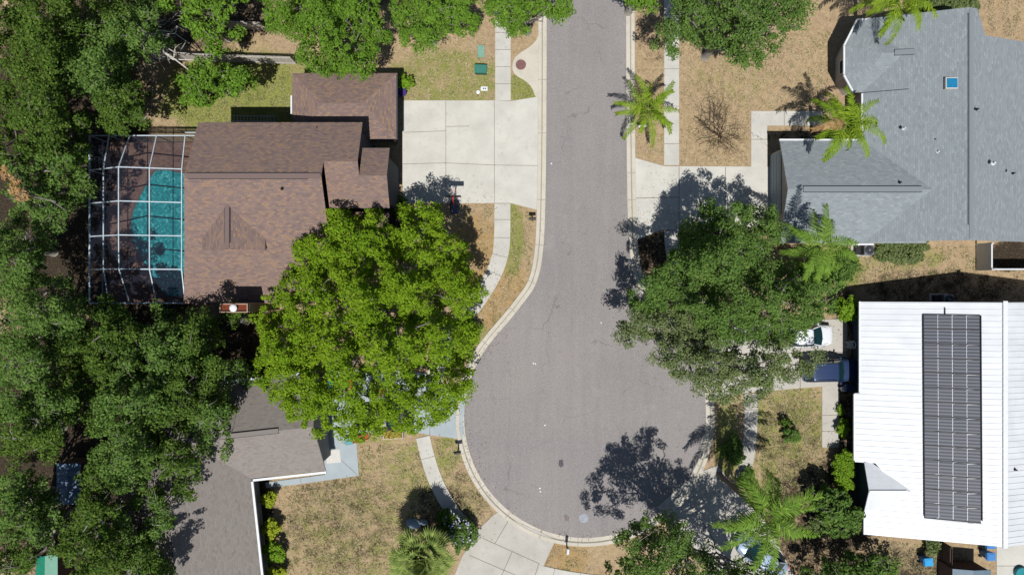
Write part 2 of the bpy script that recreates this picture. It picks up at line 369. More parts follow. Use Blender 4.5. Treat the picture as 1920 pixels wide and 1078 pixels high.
# ------------------------------------------------------------ ground sheet
def build_ground():
    xs = np.concatenate([[-1500, -400, -150], np.arange(-60, 60.01, .4), [150, 400, 1500]])
    ys = np.concatenate([[-1500, -400, -120], np.arange(-40, 40.01, .4), [120, 400, 1500]])
    X, Y = np.meshgrid(xs, ys); nx, ny = len(xs), len(ys)
    Z = np.zeros_like(X)
    V = np.stack([X.ravel(), Y.ravel(), Z.ravel()], 1)
    i, j = np.meshgrid(np.arange(nx-1), np.arange(ny-1)); a = (j*nx+i).ravel()
    Fc = np.stack([a, a+1, a+1+nx, a+nx], 1)
    me = bpy.data.meshes.new('ground'); me.vertices.add(len(V)); me.vertices.foreach_set('co', V.ravel().astype('f4'))
    me.loops.add(Fc.size); me.loops.foreach_set('vertex_index', Fc.ravel().astype('i4'))
    me.polygons.add(len(Fc)); me.polygons.foreach_set('loop_start', np.arange(0, Fc.size, 4).astype('i4'))
    PX = 960+V[:,0]*S; PY = 539-V[:,1]*S
    ch = np.zeros((len(V), 4)); ch[:,3] = 1
    def blob(c, px, py, rx, ry, val):
        d = np.sqrt(((PX-px)/rx)**2+((PY-py)/ry)**2); k = np.clip((1.25-d)/.5, 0, 1)*val
        ch[:,c] = np.maximum(ch[:,c], k)
    for b in [(0,450,180,150,85,1.0),(0,835,150,120,60,.62),(0,985,165,35,30,.9),(0,960,445,25,75,.75),(0,895,560,20,40,.5),
              (0,1370,150,80,60,.3),(0,1225,270,30,40,.2),(0,1480,790,85,90,.55),(1,1480,830,75,95,.4),(0,1700,480,90,28,.5),(0,1560,500,80,60,.6),
              (0,690,860,120,50,.3),(0,780,890,70,70,.5),(0,680,1000,160,110,.42),(1,640,980,120,110,.4),(0,840,850,25,40,.6),(0,880,930,45,50,.4),(1,880,930,45,60,.35),
              (0,1365,830,25,80,.7),(0,1740,1050,100,40,.35),(0,560,960,40,80,.15),(0,1450,880,60,50,.5),(0,905,640,20,40,.6),
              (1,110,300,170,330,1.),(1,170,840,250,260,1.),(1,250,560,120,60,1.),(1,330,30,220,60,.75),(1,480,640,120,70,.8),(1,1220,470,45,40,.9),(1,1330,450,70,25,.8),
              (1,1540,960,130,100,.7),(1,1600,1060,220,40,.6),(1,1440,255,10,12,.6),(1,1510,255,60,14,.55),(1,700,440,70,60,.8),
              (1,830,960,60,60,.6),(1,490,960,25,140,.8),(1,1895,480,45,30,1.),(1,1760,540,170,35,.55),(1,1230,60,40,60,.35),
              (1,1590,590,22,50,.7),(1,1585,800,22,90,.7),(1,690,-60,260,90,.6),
              (2,890,470,45,70,.8),(2,955,570,60,80,.6),(2,1055,1050,50,40,.7),(2,1370,230,150,90,.15),(2,1880,40,60,60,.2),(2,860,120,50,50,.25)]:
        blob(*b)
    ca = me.color_attributes.new('mixmap', 'FLOAT_COLOR', 'POINT'); ca.data.foreach_set('color', ch.ravel().astype('f4'))
    me.materials.append(M['ground']); me.update(calc_edges=True)
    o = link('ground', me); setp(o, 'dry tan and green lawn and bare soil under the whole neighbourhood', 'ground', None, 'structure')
build_ground()

# ------------------------------------------------------------ road, kerb, pavements
CX, CY, CR = 1097, 781, 227
west = [(1025,-700),(1025,-200),(1025,100),(1024,300),(1022,400),(1021,430),(1018.5,470),(1012.5,510),(1002,540),(985,563),(961,594),(920,641),(901,668),(887,697),(878,725)]
arc = [(CX+CR*math.cos(R(a)), CY+CR*math.sin(R(a))) for a in range(187, -8, -5)]
east = [(2199-x, y) for x, y in west][::-1]
edge = west+arc+east
def smooth(p, it=2):
    for _ in range(it):
        q = [p[0]]
        for a, b in zip(p[:-1], p[1:]):
            q += [(a[0]*.75+b[0]*.25, a[1]*.75+b[1]*.25), (a[0]*.25+b[0]*.75, a[1]*.25+b[1]*.75)]
        p = q+[p[-1]]
    return p
edge = smooth(edge, 1)
def offs(p, d):                 # offset to the left-hand side seen in the picture going along p
    out = []
    for i in range(len(p)):
        a = p[max(0, i-1)]; b = p[min(len(p)-1, i+1)]
        tx, ty = b[0]-a[0], b[1]-a[1]; L = math.hypot(tx, ty) or 1
        out.append((p[i][0]-ty/L*d, p[i][1]+tx/L*d))
    return out
sheet('road', edge, .012, M['asphalt'], 'grey asphalt street ending in a round cul-de-sac', 'road')
def kerb():
    b = MB(); prof = [(0,.013,0),(7.2,.018,0),(8.4,.022,1),(9.6,.075,0),(15.5,.08,0),(16.5,.0,0)]
    rings = [offs(edge, d) for d, z, m in prof]
    for k in range(len(prof)-1):
        for i in range(len(edge)-1):
            a, c = rings[k], rings[k+1]
            b.face([G3(*a[i], prof[k][1]), G3(*a[i+1], prof[k][1]), G3(*c[i+1], prof[k+1][1]), G3(*c[i], prof[k+1][1])][::-1], 1 if prof[k+1][2] else 0)
    acc = 0
    for i in range(len(edge)-1):
        acc += math.hypot(edge[i+1][0]-edge[i][0], edge[i+1][1]-edge[i][1])
        if acc > 62:
            acc = 0; p = edge[i]; q = rings[4][i]
            b.bar(G3(*p, .02), G3(*rings[1][i], .024), .035, .01, 1); b.bar(G3(*rings[3][i], .082), G3(*q, .084), .035, .01, 1)
    o = b.build('kerb', [M['kerb'], M['kerbline']]); setp(o, 'pale concrete kerb and gutter lining the street and cul-de-sac', 'kerb', None, 'structure')
kerb()
def ribbon(name, path, wd, z, mat, label, step=95, start=30, sm=2):
    p = smooth(path, sm); L = offs(p, wd/2); Rr = offs(p, -wd/2)
    js = []; acc = start
    for i in range(len(p)-1):
        d = math.hypot(p[i+1][0]-p[i][0], p[i+1][1]-p[i][1])
        while acc < d:
            t = acc/d
            f = lambda A: (A[i][0]+(A[i+1][0]-A[i][0])*t, A[i][1]+(A[i+1][1]-A[i][1])*t)
            js.append((f(L), f(Rr))); acc += step
        acc -= d
    return sheet(name, L+Rr[::-1], z, mat, label, 'pavement', .08, js, .035)
ribbon('sidewalk', [(943,-300),(943,0),(943,189)], 29, .055, M['walk'], 'straight pale sidewalk beside the lawn with green utility boxes', 32, 10, 0)
ribbon('sidewalk', [(942,382),(942,440),(940,472),(930,505),(913,537),(893,568),(866,600),(843,632),(825,670),(812,720)], 30, .055, M['walk'], 'curved pale sidewalk running down under the bright green tree', 34, 30)
ribbon('sidewalk', [(793,819),(800,850),(812,890),(828,925),(850,962),(886,1000)], 26, .055, M['walk'], 'narrow sidewalk between the brown yard and the cul-de-sac verge', 50, 40)
ribbon('sidewalk', [(1259,-300),(1259,0),(1259,310)], 28, .055, M['walk'], 'straight sidewalk on the right of the street passing the small palm', 70, 10, 0)
ribbon('sidewalk', [(1259,432),(1261,470),(1270,505),(1288,540),(1315,580),(1345,612)], 28, .055, M['walk'], 'sidewalk disappearing under the big oak on the right', 60, 30)
ribbon('sidewalk', [(1406,738),(1408,770),(1407,810),(1401,865),(1387,905)], 25, .055, M['conc2'], 'short worn sidewalk between shaded verge and right lawn', 50, 30)
ribbon('sidewalk', [(1008,1072),(1060,1084),(1140,1094),(1250,1090)], 28, .055, M['walk'], 'sidewalk along the bottom edge below the brown verge', 50, 30)
# driveways
sheet('driveway', [(755,189),(928,189),(958,190),(1009,182),(1009,394),(957,381),(755,381)], .045, M['conc'], 'wide bright concrete driveway of the brown roofed house', 'driveway', .08,
      [((836,190),(836,380)),((927,190),(927,381)),((755,308),(836,306)),((836,306),(927,310)),((927,310),(1008,311)),((836,238),(880,237)),((757,249),(836,246))], .035)
sheet('driveway', [(1189,296),(1245,312),(1449,313),(1449,430),(1240,431),(1189,452)], .045, M['conc'], 'bright concrete driveway of the grey shingled house with tree shadow', 'driveway', .08,
      [((1273,313),(1273,431)),((1190,372),(1273,370)),((1360,314),(1360,430))], .05)
sheet('path', [(1408,209),(1542,209),(1542,236),(1438,236),(1438,314),(1408,314)], .055, M['walk'], 'L shaped front walk of the grey shingled house', 'path', .08, [((1408,262),(1438,262)),((1470,209),(1470,236))], .04)
sheet('driveway', [(1588,598),(1588,720),(1400,736),(1338,748),(1331,716),(1312,668),(1296,642),(1400,602)], .045, M['conc2'], 'concrete driveway of the white metal roofed house with two parked cars', 'driveway', .08,
      [((1500,600),(1500,730)),((1430,602),(1430,735)),((1588,660),(1315,664))], .05)
sheet('path', [(1541,721),(1573,721),(1573,838),(1541,838)], .05, M['conc2'], 'grey concrete front walk beside the white metal roofed house', 'path', .08, [((1541,778),(1573,778)),((1541,808),(1573,808))], .04)
sheet('driveway', [(1232,950),(1303,888),(1345,872),(1440,985),(1520,1140),(1300,1140),(1330,1060)], .045, M['conc2'], 'shaded concrete driveway at lower right with a silver car', 'driveway', .08, [((1275,915),(1370,1060)),((1290,1010),(1400,935))], .05)
sheet('driveway', [(924,966),(932,960),(1042,1011),(1018,1062),(990,1150),(840,1150),(852,1078),(868,1040),(884,1015),(866,985),(888,1000)], .045, M['conc2'], 'cracked slab driveway at the bottom of the cul-de-sac', 'driveway', .08,
      [((905,1008),(1012,1056)),((955,972),(928,1018)),((880,1040),(985,1085)),((1010,1056),(990,1120)),((960,1034),(935,1090))], .045)
sheet('driveway', [(612,700),(700,690),(800,700),(872,752),(868,788),(870,812),(866,823),(806,815),(760,806),(672,812),(606,812)], .045, M['blueconc'], 'grey blue painted driveway half hidden beneath the bright green tree', 'driveway', .08,
      [((806,700),(806,815))], .04)
sheet('path', [(498,904),(610,889),(607,812),(667,808),(673,891),(560,907),(500,914)], .055, M['blueconc'], 'painted grey blue walk round the corner of the taupe house', 'path', .08, [((564,896),(565,906)),((640,862),(671,890))], .035)
sheet('patio', [(1868,1010),(1990,1010),(1990,1150),(1868,1150)], .045, M['conc'], 'pale concrete patio slab at the lower right corner', 'patio', .08, [((1868,1060),(1990,1060))], .04)
# storm drain apron
sheet('drain_apron', smooth([(1010,52),(1009,72),(995,88),(975,100),(962,112),(960,130),(966,142),(985,152),(998,165),(1004,184),(1010,184)], 1), .06, M['kerb'], 'bulging concrete storm drain apron beside the kerb', 'drain', .08)
# a few asphalt marks: patches of other bitumen
sheet('asphalt_patch', [(1048,862),(1055,861),(1057,872),(1052,876),(1047,872)], .0165, plain('dark_bitumen', C(92,84,90), .9), 'small dark oval bitumen patch in the cul-de-sac', 'road patch', .004)
random.seed(5)
# pale mat on path
b = MB(); b.prism([g(612,845), g(637,841), g(640,866), g(613,868)], .056, .075); setp(b.build('door_mat', m_concrete('speckled_mat', C(226,222,214), .6, 3, .6)), 'speckled white mat on the grey blue painted walk', 'mat')

# ------------------------------------------------------------ roofs and houses
def roof_mesh(b, faces, t=.16, xf=G3, mi_top=0, mi_edge=1):
    """faces: list of (pts[(px,py,h)...], (ux,uy) eave direction in px)"""
    edges = {}
    for pts, ud in faces:
        W3 = [xf(*p) for p in pts]
        nrm = Vector((0,0,0))
        for i in range(len(W3)): nrm += W3[i].cross(W3[(i+1) % len(W3)])
        if nrm.z < 0: W3 = W3[::-1]; nrm = -nrm
        nrm.normalize()
        o0 = xf(0,0,0); u = (xf(ud[0]*100, ud[1]*100, 0)-o0).normalized(); v = nrm.cross(u).normalized()
        uv = [(p.dot(u), p.dot(v)) for p in W3]
        b.face(W3, mi_top, uv)
        b.face([p-Vector((0,0,t)) for p in W3][::-1], mi_edge)
        n = len(W3)
        for i in range(n):
            a, c = W3[i], W3[(i+1) % n]
            ka = tuple(round(x, 3) for x in a); kc = tuple(round(x, 3) for x in c)
            if (kc, ka) in edges: edges.pop((kc, ka))
            else: edges[(ka, kc)] = (a, c)
    for a, c in edges.values():
        d = Vector((0,0,t)); b.face([a-d, c-d, c, a], mi_edge)
def gable(rb, wb, axis, a0, a1, b0, b1, he, pitch, ends='gg', over=13, xf=G3, wmi=0, walls=True):
    """axis 'x': ridge runs along px; a=px range, b=py range. ends: g gable, h hip"""
    mid = (b0+b1)/2; half = (b1-b0)/2; hr = he+pitch*half/S
    P = (lambda a, b, h: (a, b, h)) if axis == 'x' else (lambda a, b, h: (b, a, h))
    ud = (1,0) if axis == 'x' else (0,1); vd = (0,1) if axis == 'x' else (1,0)
    r0 = a0+(half if ends[0] == 'h' else 0); r1 = a1-(half if ends[1] == 'h' else 0)
    F_ = [([P(a0,b0,he),P(a1,b0,he),P(r1,mid,hr),P(r0,mid,hr)], ud), ([P(a0,b1,he),P(r0,mid,hr),P(r1,mid,hr),P(a1,b1,he)], ud)]
    if ends[0] == 'h': F_.append(([P(a0,b0,he),P(r0,mid,hr),P(a0,b1,he)], vd))
    if ends[1] == 'h': F_.append(([P(a1,b0,he),P(a1,b1,he),P(r1,mid,hr)], vd))
    roof_mesh(rb, F_, xf=xf)
    def Hf(a, bb):
        h = he+pitch*min(bb-b0, b1-bb)/S
        if ends[0] == 'h': h = min(h, he+pitch*(a-a0)/S)
        if ends[1] == 'h': h = min(h, he+pitch*(a1-a)/S)
        return h
    if walls:
        i0 = over*(1 if ends[0] == 'h' else .45); i1 = over*(1 if ends[1] == 'h' else .45)
        cs = [(a0+i0,b0+over),(a1-i1,b0+over),(a1-i1,b1-over),(a0+i0,b1-over)]
        for k in range(4):
            p, q = cs[k], cs[(k+1) % 4]; N = 8
            for i in range(N):
                s0, s1 = i/N, (i+1)/N
                A = (p[0]+(q[0]-p[0])*s0, p[1]+(q[1]-p[1])*s0); B = (p[0]+(q[0]-p[0])*s1, p[1]+(q[1]-p[1])*s1)
                wb.face([xf(*P(*A,0)), xf(*P(*B,0)), xf(*P(*B,Hf(*B)-.17)), xf(*P(*A,Hf(*A)-.17))], wmi)
    return hr
def strip(b, p, q, wd, ht, mi=0): b.bar(p, q, wd, ht, mi)
def bars(parent, name, mat, lst, wd, ht):
    for p, q in lst:
        b = MB(); b.bar(p, q, wd, ht); b.build(name, mat, parent, off=parent.location)
def pipe_vent(parent, pos, mat, r=.06, h=.25, name='vent_pipe'):
    b = MB(); b.lathe((pos[0],pos[1],pos[2]-.15), [(r,0),(r,h+.1),(r*.7,h+.15)], 10); b.lathe((pos[0],pos[1],pos[2]-.06), [(r*2.2,0),(r*1.2,.1)], 10)
    P_ = parent.location; return b.build(name, mat, parent, off=P_)
def window(parent, c, nrm_rz, wd, ht, name='window'):
    """c world centre on the wall, nrm_rz heading of outward normal"""
    nx, ny = math.cos(nrm_rz), math.sin(nrm_rz); P_ = parent.location
    f = MB()
    cc = Vector(c)+Vector((nx,ny,0))*.03
    t = .07
    sx, sy = -ny, nx
    for s in (-1,1): f.box((cc.x+sx*s*(wd/2), cc.y+sy*s*(wd/2), cc.z), (.09, t, ht+.14), nrm_rz)
    for s in (-1,1): f.box((cc.x, cc.y, cc.z+s*(ht/2+.03)), (.1, wd-.071, t), nrm_rz)
    f.box((cc.x, cc.y, cc.z), (.05, wd-.071, .05), nrm_rz)
    fo = f.build(name, M['white'], parent, off=P_)
    p = MB(); cc = Vector(c)+Vector((nx,ny,0))*.015; p.box(tuple(cc), (.02, wd-.075, ht-.012), nrm_rz); po = p.build('pane', M['glass'], fo, off=P_)

# ---- brown shingled two-storey house (upper left)
hs = thing('house', G3(560,380), 'two storey house with mottled brown shingle roof beside the screened pool', 'house')
rb = MB(); wb = MB()
PT = .51
gable(rb, wb, 'x', 571, 757, 160, 277.5, 3.1, .34, 'hh')                     # garage wing, low hip
hm_ = lambda y: 5.8+PT*(98-abs(y-360))/S                                      # main roof, ridge across, long south slope
q_ = lambda x, y: (x, y, hm_(y))
roof_mesh(rb, [([q_(433,262),q_(653.5,262),q_(653.5,360),q_(433,360)],(1,0)),
               ([q_(433,360),q_(653.5,360),q_(653.5,470),q_(612,470),q_(612,567),q_(382,567),q_(407,470),q_(424,400)],(1,0))])
for p, q in zip([(440,274),(648,274),(648,462),(600,470),(600,556),(398,556),(424,470),(440,360)], [(648,274),(648,462),(600,470),(600,556),(398,556),(424,470),(440,360),(440,274)]):
    for i in range(8):
        A = (p[0]+(q[0]-p[0])*i/8, p[1]+(q[1]-p[1])*i/8); B = (p[0]+(q[0]-p[0])*(i+1)/8, p[1]+(q[1]-p[1])*(i+1)/8)
        wb.face([G3(*A,0), G3(*B,0), G3(*B,hm_(B[1])-.17), G3(*A,hm_(A[1])-.17)])
gable(rb, wb, 'y', 398, 476, 440, 546, 7.0-PT*53/S, PT, 'gg', 5)             # small cross gable on the south slope
gable(rb, wb, 'x', 653.5, 709, 262, 406, 5.8, PT, 'gg', 12)                    # middle gable
gable(rb, wb, 'x', 709, 754.5, 305, 405.9, 5.8, PT, 'gg', 12)               # east bay
gable(rb, wb, 'x', 590, 742, 405, 500, 3.0, .3, 'gh', 12)                    # low porch under the tree
# wall face of the main gable above the middle roof
rb.build('roof', [M['sh_brown'], M['darkwall']], hs, off=hs.location)
wb.build('wall', [M['darkwall']], hs, off=hs.location)
b = MB()
zr = 5.8+PT*98/S+.02
b.bar(G3(436,360,zr-.02), G3(652,360,zr-.02), .36, .05); b.build('ridge_vent', M['sh_brown'], hs, off=hs.location)
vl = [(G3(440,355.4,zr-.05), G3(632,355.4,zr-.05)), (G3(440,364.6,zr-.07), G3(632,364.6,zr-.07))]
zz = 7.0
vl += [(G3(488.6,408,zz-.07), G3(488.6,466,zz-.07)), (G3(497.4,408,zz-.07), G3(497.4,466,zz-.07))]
bars(hs, 'shadow_line', M['vent'], vl, .035, .07)
b = MB(); b.bar(G3(493,402,zz-.01), G3(493,475,zz-.01), .3, .05); b.build('ridge_vent', M['sh_brown'], hs, off=hs.location)
for px, py, hh in ((448,285,6.6),(528,354,7.75),(461,255,6.1),(595,240,5.9)): pipe_vent(hs, w(px,py,hh), M['black'], .05, .22)
bars(hs, 'gutter', M['darkwall'], [(w(744.5,141,3.1), w(744.5,262,3.1))], .1, .1); bars(hs, 'gutter', M['white'], [(w(546.5,180,3.12), w(546.5,214,3.12))], .12, .1)
# garage doors on the east wall
xw = g(743.6,0)[0]
for py, ww in ((219,4.6),):
    b = MB(); y = g(0,py)[1]; b.box((xw+.03, y, 1.1), (.06, ww, 2.2)); 
    for k in range(4): b.box((xw+.065, y, .3+.55*k), (.02, ww-.1, .03))
    b.build('garage_door', M['darkmetal'], hs, off=hs.location)
b = MB(); y = g(0,350)[1]; b.box((g(743,0)[0]+.03, y, 1.1), (.06, 2.4, 2.2)); b.build('garage_door', M['darkmetal'], hs, off=hs.location)
# chimney (a thing's part)
cz = 6.7
b = MB(); x0, y0 = w(412,569,cz)[:2]; x1, y1 = w(465,586,cz)[:2]; cxx, cyy = (x0+x1)/2, (y0+y1)/2
b.box((cxx,cyy,cz/2-.15), (x1-x0, y0-y1, cz-.3)); ch_ = b.build('chimney', M['tanwall'], hs, off=hs.location)
b = MB(); b.box((cxx,cyy,cz-.17), (x1-x0-.16, y0-y1-.16, .06)); b.build('chimney_top', M['brick'], ch_, off=hs.location)
b = MB(); wdx = x1-x0; wdy = y0-y1
for s in (-1,1): b.box((cxx, cyy+s*(wdy/2-.04), cz-.06), (wdx, .07, .22)); b.box((cxx+s*(wdx/2-.04), cyy, cz-.06), (.07, wdy-.15, .22))
b.build('chimney_rim', M['tanwall'], ch_, off=hs.location)
b = MB(); b.lathe((cxx,cyy,cz-.15), [(.2,0),(.2,.2),(.27,.22),(.27,.3),(.18,.36),(.02,.38)], 18); b.build('chimney_cap', M['white'], ch_, off=hs.location)
for px_, py_ in ((480,None),(620,None)): window(hs, (g(px_,0)[0], g(0,274)[1], 4.4), PI/2, 1.2, 1.2)
# ---- pool cage
cg = thing('pool_enclosure', G3(290,415), 'white framed screened pool enclosure attached to the brown roofed house', 'pool cage')
def cz_(xp):  # roof height of cage by ground px: rises from the west eave to a ridge, falls to the house
    return 2.6+(xp-205)/(277-205)*1.5 if xp < 277 else 4.1-(xp-277)/(376-277)*.95
xw0, xr, xe = 205, 277, 376
xs_ = [205, 240, 277, 325, 376]
yn, ys = 268, 567
def hipz(xp, yp):
    base = cz_(xp); e = min(yp-yn, ys-yp)
    return min(base, 2.6+(e)/62*1.5) if xp not in () else base
rows = [yn, 330, 389, 448, 507, ys]
fr = MB()
def ww(xp, yp, dz=0): return G3(xp, yp, hipz(xp, yp)+dz)
T_ = .08
for i, xp in enumerate(xs_):
    for a, c in zip(rows[:-1], rows[1:]):
        fr.bar(ww(xp,a), ww(xp,c), T_ if i not in (0,) else .13, T_)
for yp in rows:
    for a, c in zip(xs_[:-1], xs_[1:]): fr.bar(ww(a,yp,.005), ww(c,yp,.005), T_, T_)
fr.build('frame', M['alu'], cg, off=cg.location)
for yp in (yn, ys):
    for a in (xs_[0], xs_[1], xs_[2], xs_[3], xs_[4]):
        b = MB(); b.bar(G3(a,yp,0), G3(a,yp,2.54), .07, .07); b.build('post', M['alu'], cg, off=cg.location)
for yp in rows[1:-1]:
    b = MB(); b.bar(G3(xw0,yp,0), G3(xw0,yp,2.54), .07, .07); b.build('post', M['alu'], cg, off=cg.location)
bars(cg, 'rail', M['alu'], [(G3(205,270,.9), G3(205,565,.9)), (G3(208,567,.9), G3(376,567,.9)), (G3(376,268,2.6), G3(421,268,2.6)), (G3(376,262.5,2.6), G3(421,262.5,2.6))], .07, .07)
b = MB()
for a, c in zip(xs_[:-1], xs_[1:]):
    for d, e in zip(rows[:-1], rows[1:]):
        P = [G3(a,d,hipz(a,d)), G3(c,d,hipz(c,d)), G3(c,e,hipz(c,e)), G3(a,e,hipz(a,e))]; b.face([P[0],P[1],P[2]][::-1]); b.face([P[0],P[2],P[3]][::-1])
for d, e in zip(rows[:-1], rows[1:]): b.face([G3(205,d,0), G3(205,e,0), G3(205,e,2.6), G3(205,d,2.6)])
for yp in (yn, ys): b.face([G3(205,yp,0), G3(376,yp,0), G3(376,yp,2.6), G3(205,yp,2.6)])
b.build('screen', M['screen'], cg, off=cg.location)
sheet('pool_deck', [(203,266),(425,266),(425,570),(203,570)], .03, M['paver'], 'brown paver pool deck inside the screened enclosure', 'deck', .06)
def fixuv(o):
    me = o.data; L = me.uv_layers.new(name='UVMap')
    for i, lp in enumerate(me.loops): v = me.vertices[lp.vertex_index].co; L.data[i].uv = (v.x, v.y)
fixuv(bpy.data.objects['pool_deck'])
pool = smooth([(335,320),(312,315),(292,316),(284,324),(262,362),(248,390),(242,412),(242,446),(250,462),(268,496),(288,530),(306,556),(330,560),(360,560),(392,556),(392,331)], 1)
pl = thing('swimming_pool', G3(320,440), 'turquoise free form swimming pool inside the screened enclosure', 'pool')
b = MB(); b.prism([g(*p) for p in pool], .005, .045); b.build('water', M['water'], pl, off=pl.location)
op = offs(pool+[pool[0]], -4)[:-1] ; b = MB()
for i in range(len(pool)):
    j = (i+1) % len(pool); b.face([G3(*pool[i],.065), G3(*pool[j],.065), G3(*op[j],.06), G3(*op[i],.06)]); b.face([G3(*pool[i],.02), G3(*pool[j],.02), G3(*pool[j],.065), G3(*pool[i],.065)])
b.build('coping', M['paver'], pl, off=pl.location)

# ---- grey shingled house (upper right)
hg = thing('house', G3(1700,290), 'single storey house with pale grey shingle roof and blue skylight', 'house')
rb = MB(); wb = MB(); PG = .335
ge = 2.6; hr = ge+PG*156/S
hx = lambda x: ge+PG*((x-1587) if x < 1743 else (1899-x))/S
roof_mesh(rb, [([(1587,60,ge),(1743,60,hr),(1743,458,hr),(1587,458,ge)],(0,1)),
               ([(1743,60,hr),(1760,60,hx(1760)),(1778,104,hx(1778)),(1899,104,ge),(1899,458,ge),(1743,458,hr)],(0,1))])
for (x0,y0,x1,y1) in ((1600,72,1600,446),(1600,446,1886,446),(1886,446,1886,116),(1886,116,1765,116),(1765,116,1752,72),(1752,72,1600,72)):
    for i in range(8):
        a = i/8; c = (i+1)/8; xa, ya, xb, yb = x0+(x1-x0)*a, y0+(y1-y0)*a, x0+(x1-x0)*c, y0+(y1-y0)*c
        wb.face([G3(xa,ya,0), G3(xb,yb,0), G3(xb,yb,hx(xb)-.17), G3(xa,ya,hx(xa)-.17)])
gable(rb, wb, 'x', 1439, 1700, 277, 460, 2.6, .38, 'gg', 13)           # garage wing
# bay wing, semi-octagonal hip
e = 2.6; mid = 127; hb = e+.335*62/S; r0 = 1612; 
pts = [(1700,63),(1576,63),(1554,108),(1554,160),(1570,190),(1700,190)]
rp = (r0, mid, hb)
roof_mesh(rb, [([(1700,63,e),(1576,63,e),rp,(1700,mid,hb)],(1,0)), ([(1576,63,e),(1554,108,e),rp],(.45,-.9)), ([(1554,108,e),(1554,160,e),rp],(0,1)),
               ([(1554,160,e),(1570,190,e),rp],(.5,.86)), ([(1570,190,e),(1700,190,e),(1700,mid,hb),rp],(1,0))])
bw = [(1690,74),(1584,74),(1566,112),(1566,157),(1579,180),(1690,180)]
for p, q in zip(bw, bw[1:]): wb.face([G3(*p,0), G3(*q,0), G3(*q,e-.0), G3(*p,e-.0)], 0)
rb.build('roof', [M['sh_grey'], M['offwhite']], hg, off=hg.location)
wb.build('wall', [M['palewall']], hg, off=hg.location)
b = MB()
for p, q in (((1576,62,2.62),(1553,107.5,2.62)),((1553,108.5,2.62),(1553,159.5,2.62)),((1553,160.5,2.62),(1569.5,191,2.62)),((1576,61.5,2.62),(1600,60,2.62)),((1585.5,193,2.58),(1585.5,276,2.58)),((1437.5,275.5,2.6),(1583,275.5,2.6)),((1540,462,2.6),(1606,462,2.6))):
    bars(hg, 'gutter', M['white'], [(G3(*p), G3(*q))], .13, .13)
b = MB(); zv = 2.6+.38*91.5/S
bars(hg, 'ridge_vent', M['sh_grey'], [(G3(1466,368.5,zv+.02), G3(1672,368.5,zv+.02)), (G3(1632,mid,hb+.03), G3(1664,mid,hx(1664)+.06))], .4, .06)
b = MB()
vl = [(G3(1740.5,70,hr-.01), G3(1740.5,432,hr-.01)), (G3(1588,191.5,2.62), G3(1655,191.5,hx(1655)+.01))]
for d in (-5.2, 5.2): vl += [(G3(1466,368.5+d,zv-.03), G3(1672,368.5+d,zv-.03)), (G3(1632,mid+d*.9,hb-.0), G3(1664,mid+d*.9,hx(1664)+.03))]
bars(hg, 'shadow_line', M['vent'], vl, .035, .08)
b = MB(); b.bar(G3(1746,64,hr), G3(1746,455,hr), .3, .05); b.build('ridge_cap', M['sh_grey'], hg, off=hg.location)
b = MB()
sk = w(1783,157,4.5); b.box((sk.x,sk.y,sk.z+.02), (.95,.85,.22)); so_ = b.build('skylight', M['offwhite'], hg, off=hg.location)
b = MB(); b.box((sk.x,sk.y,sk.z+.14), (.8,.7,.03)); b.build('skylight_pane', M['skyglass'], so_, off=hg.location)
for px, py, hh, mt, rr in ((1695,241,3.9,'white',.06),(1758,285,4.2,'white',.06),(1863,306,4.7,'white',.08),(1688,342,4.05,'black',.05),(1832,205,4.95,'black',.05),(1900,325,4.4,'black',.05),(1752,262,4.1,'black',.04)):
    pipe_vent(hg, w(px,py,hh), M[mt], rr, .2)
b = MB(); xx, yy = g(1444.5,0)[0], g(0,350)[1]; b.box((xx-.03, yy, 1.15), (.06, 4.9, 2.25))
for k in range(4): b.box((xx-.065, yy, .3+.55*k), (.02, 4.7, .03))
b.build('garage_door', M['door'], hg, off=hg.location)
window(hg, (g(1566,0)[0], g(0,135)[1], 1.5), PI, 1.1, 1.2)
for px_ in (1640,1800): window(hg, (g(px_,0)[0], g(0,446)[1], 1.5), -PI/2, 1.2, 1.1)

# ---- white metal roofed house (right)
hw = thing('house', G3(1740,770), 'house with white ribbed metal roof and small gabled dormer', 'house')
rb = MB(); wb = MB(); he = 2.6; PW = .285; XR = 837
xr_ = 960+837; he_l = 1582
hR = he+PW*(xr_-he_l)/S
hl = lambda x: he+PW*((x-he_l) if x < xr_ else (2*xr_-he_l-x))/S
roof_mesh(rb, [([(1582,564.5,he),(xr_,564.5,hR),(xr_,979,hR),(1590,979,hl(1590)),(1590,936,hl(1590)),(1640,894,hl(1640)),(1606,851,hl(1606)),(1574,851,hl(1574)),(1574,728,hl(1574)),(1582,728,he)],(0,1)),
               ([(xr_,564.5,hR),(2*xr_-he_l,564.5,he),(2*xr_-he_l,979,he),(xr_,979,hR)],(0,1))], t=.12)
for (x0,y0,x1,y1) in ((1596,572,1596,972),(1596,972,1998,972),(1998,972,1998,572),(1998,572,1596,572)):
    for i in range(8):
        a = i/8; c = (i+1)/8; xa, ya, xb, yb = x0+(x1-x0)*a, y0+(y1-y0)*a, x0+(x1-x0)*c, y0+(y1-y0)*c
        wb.face([G3(xa,ya,0), G3(xb,yb,0), G3(xb,yb,hl(xb)-.14), G3(xa,ya,hl(xa)-.14)])
# ribs
yy = 567.
while yy < 978:
    xl = 1582 if yy < 728 else (1574 if yy < 925 else 1590)
    skip = 846 < yy < 942
    x0_ = xl
    if skip: x0_ = 1598+(50-abs(yy-894))/50*62
    rb.bar(G3(x0_+1,yy,hl(x0_+1)+.012), G3(xr_-3,yy,hl(xr_-3)+.012), .06, .032)
    rb.bar(G3(xr_+3,yy,hl(xr_+3)+.012), G3(2*xr_-he_l-1,yy,he+.02), .06, .032)
    yy += 10.2
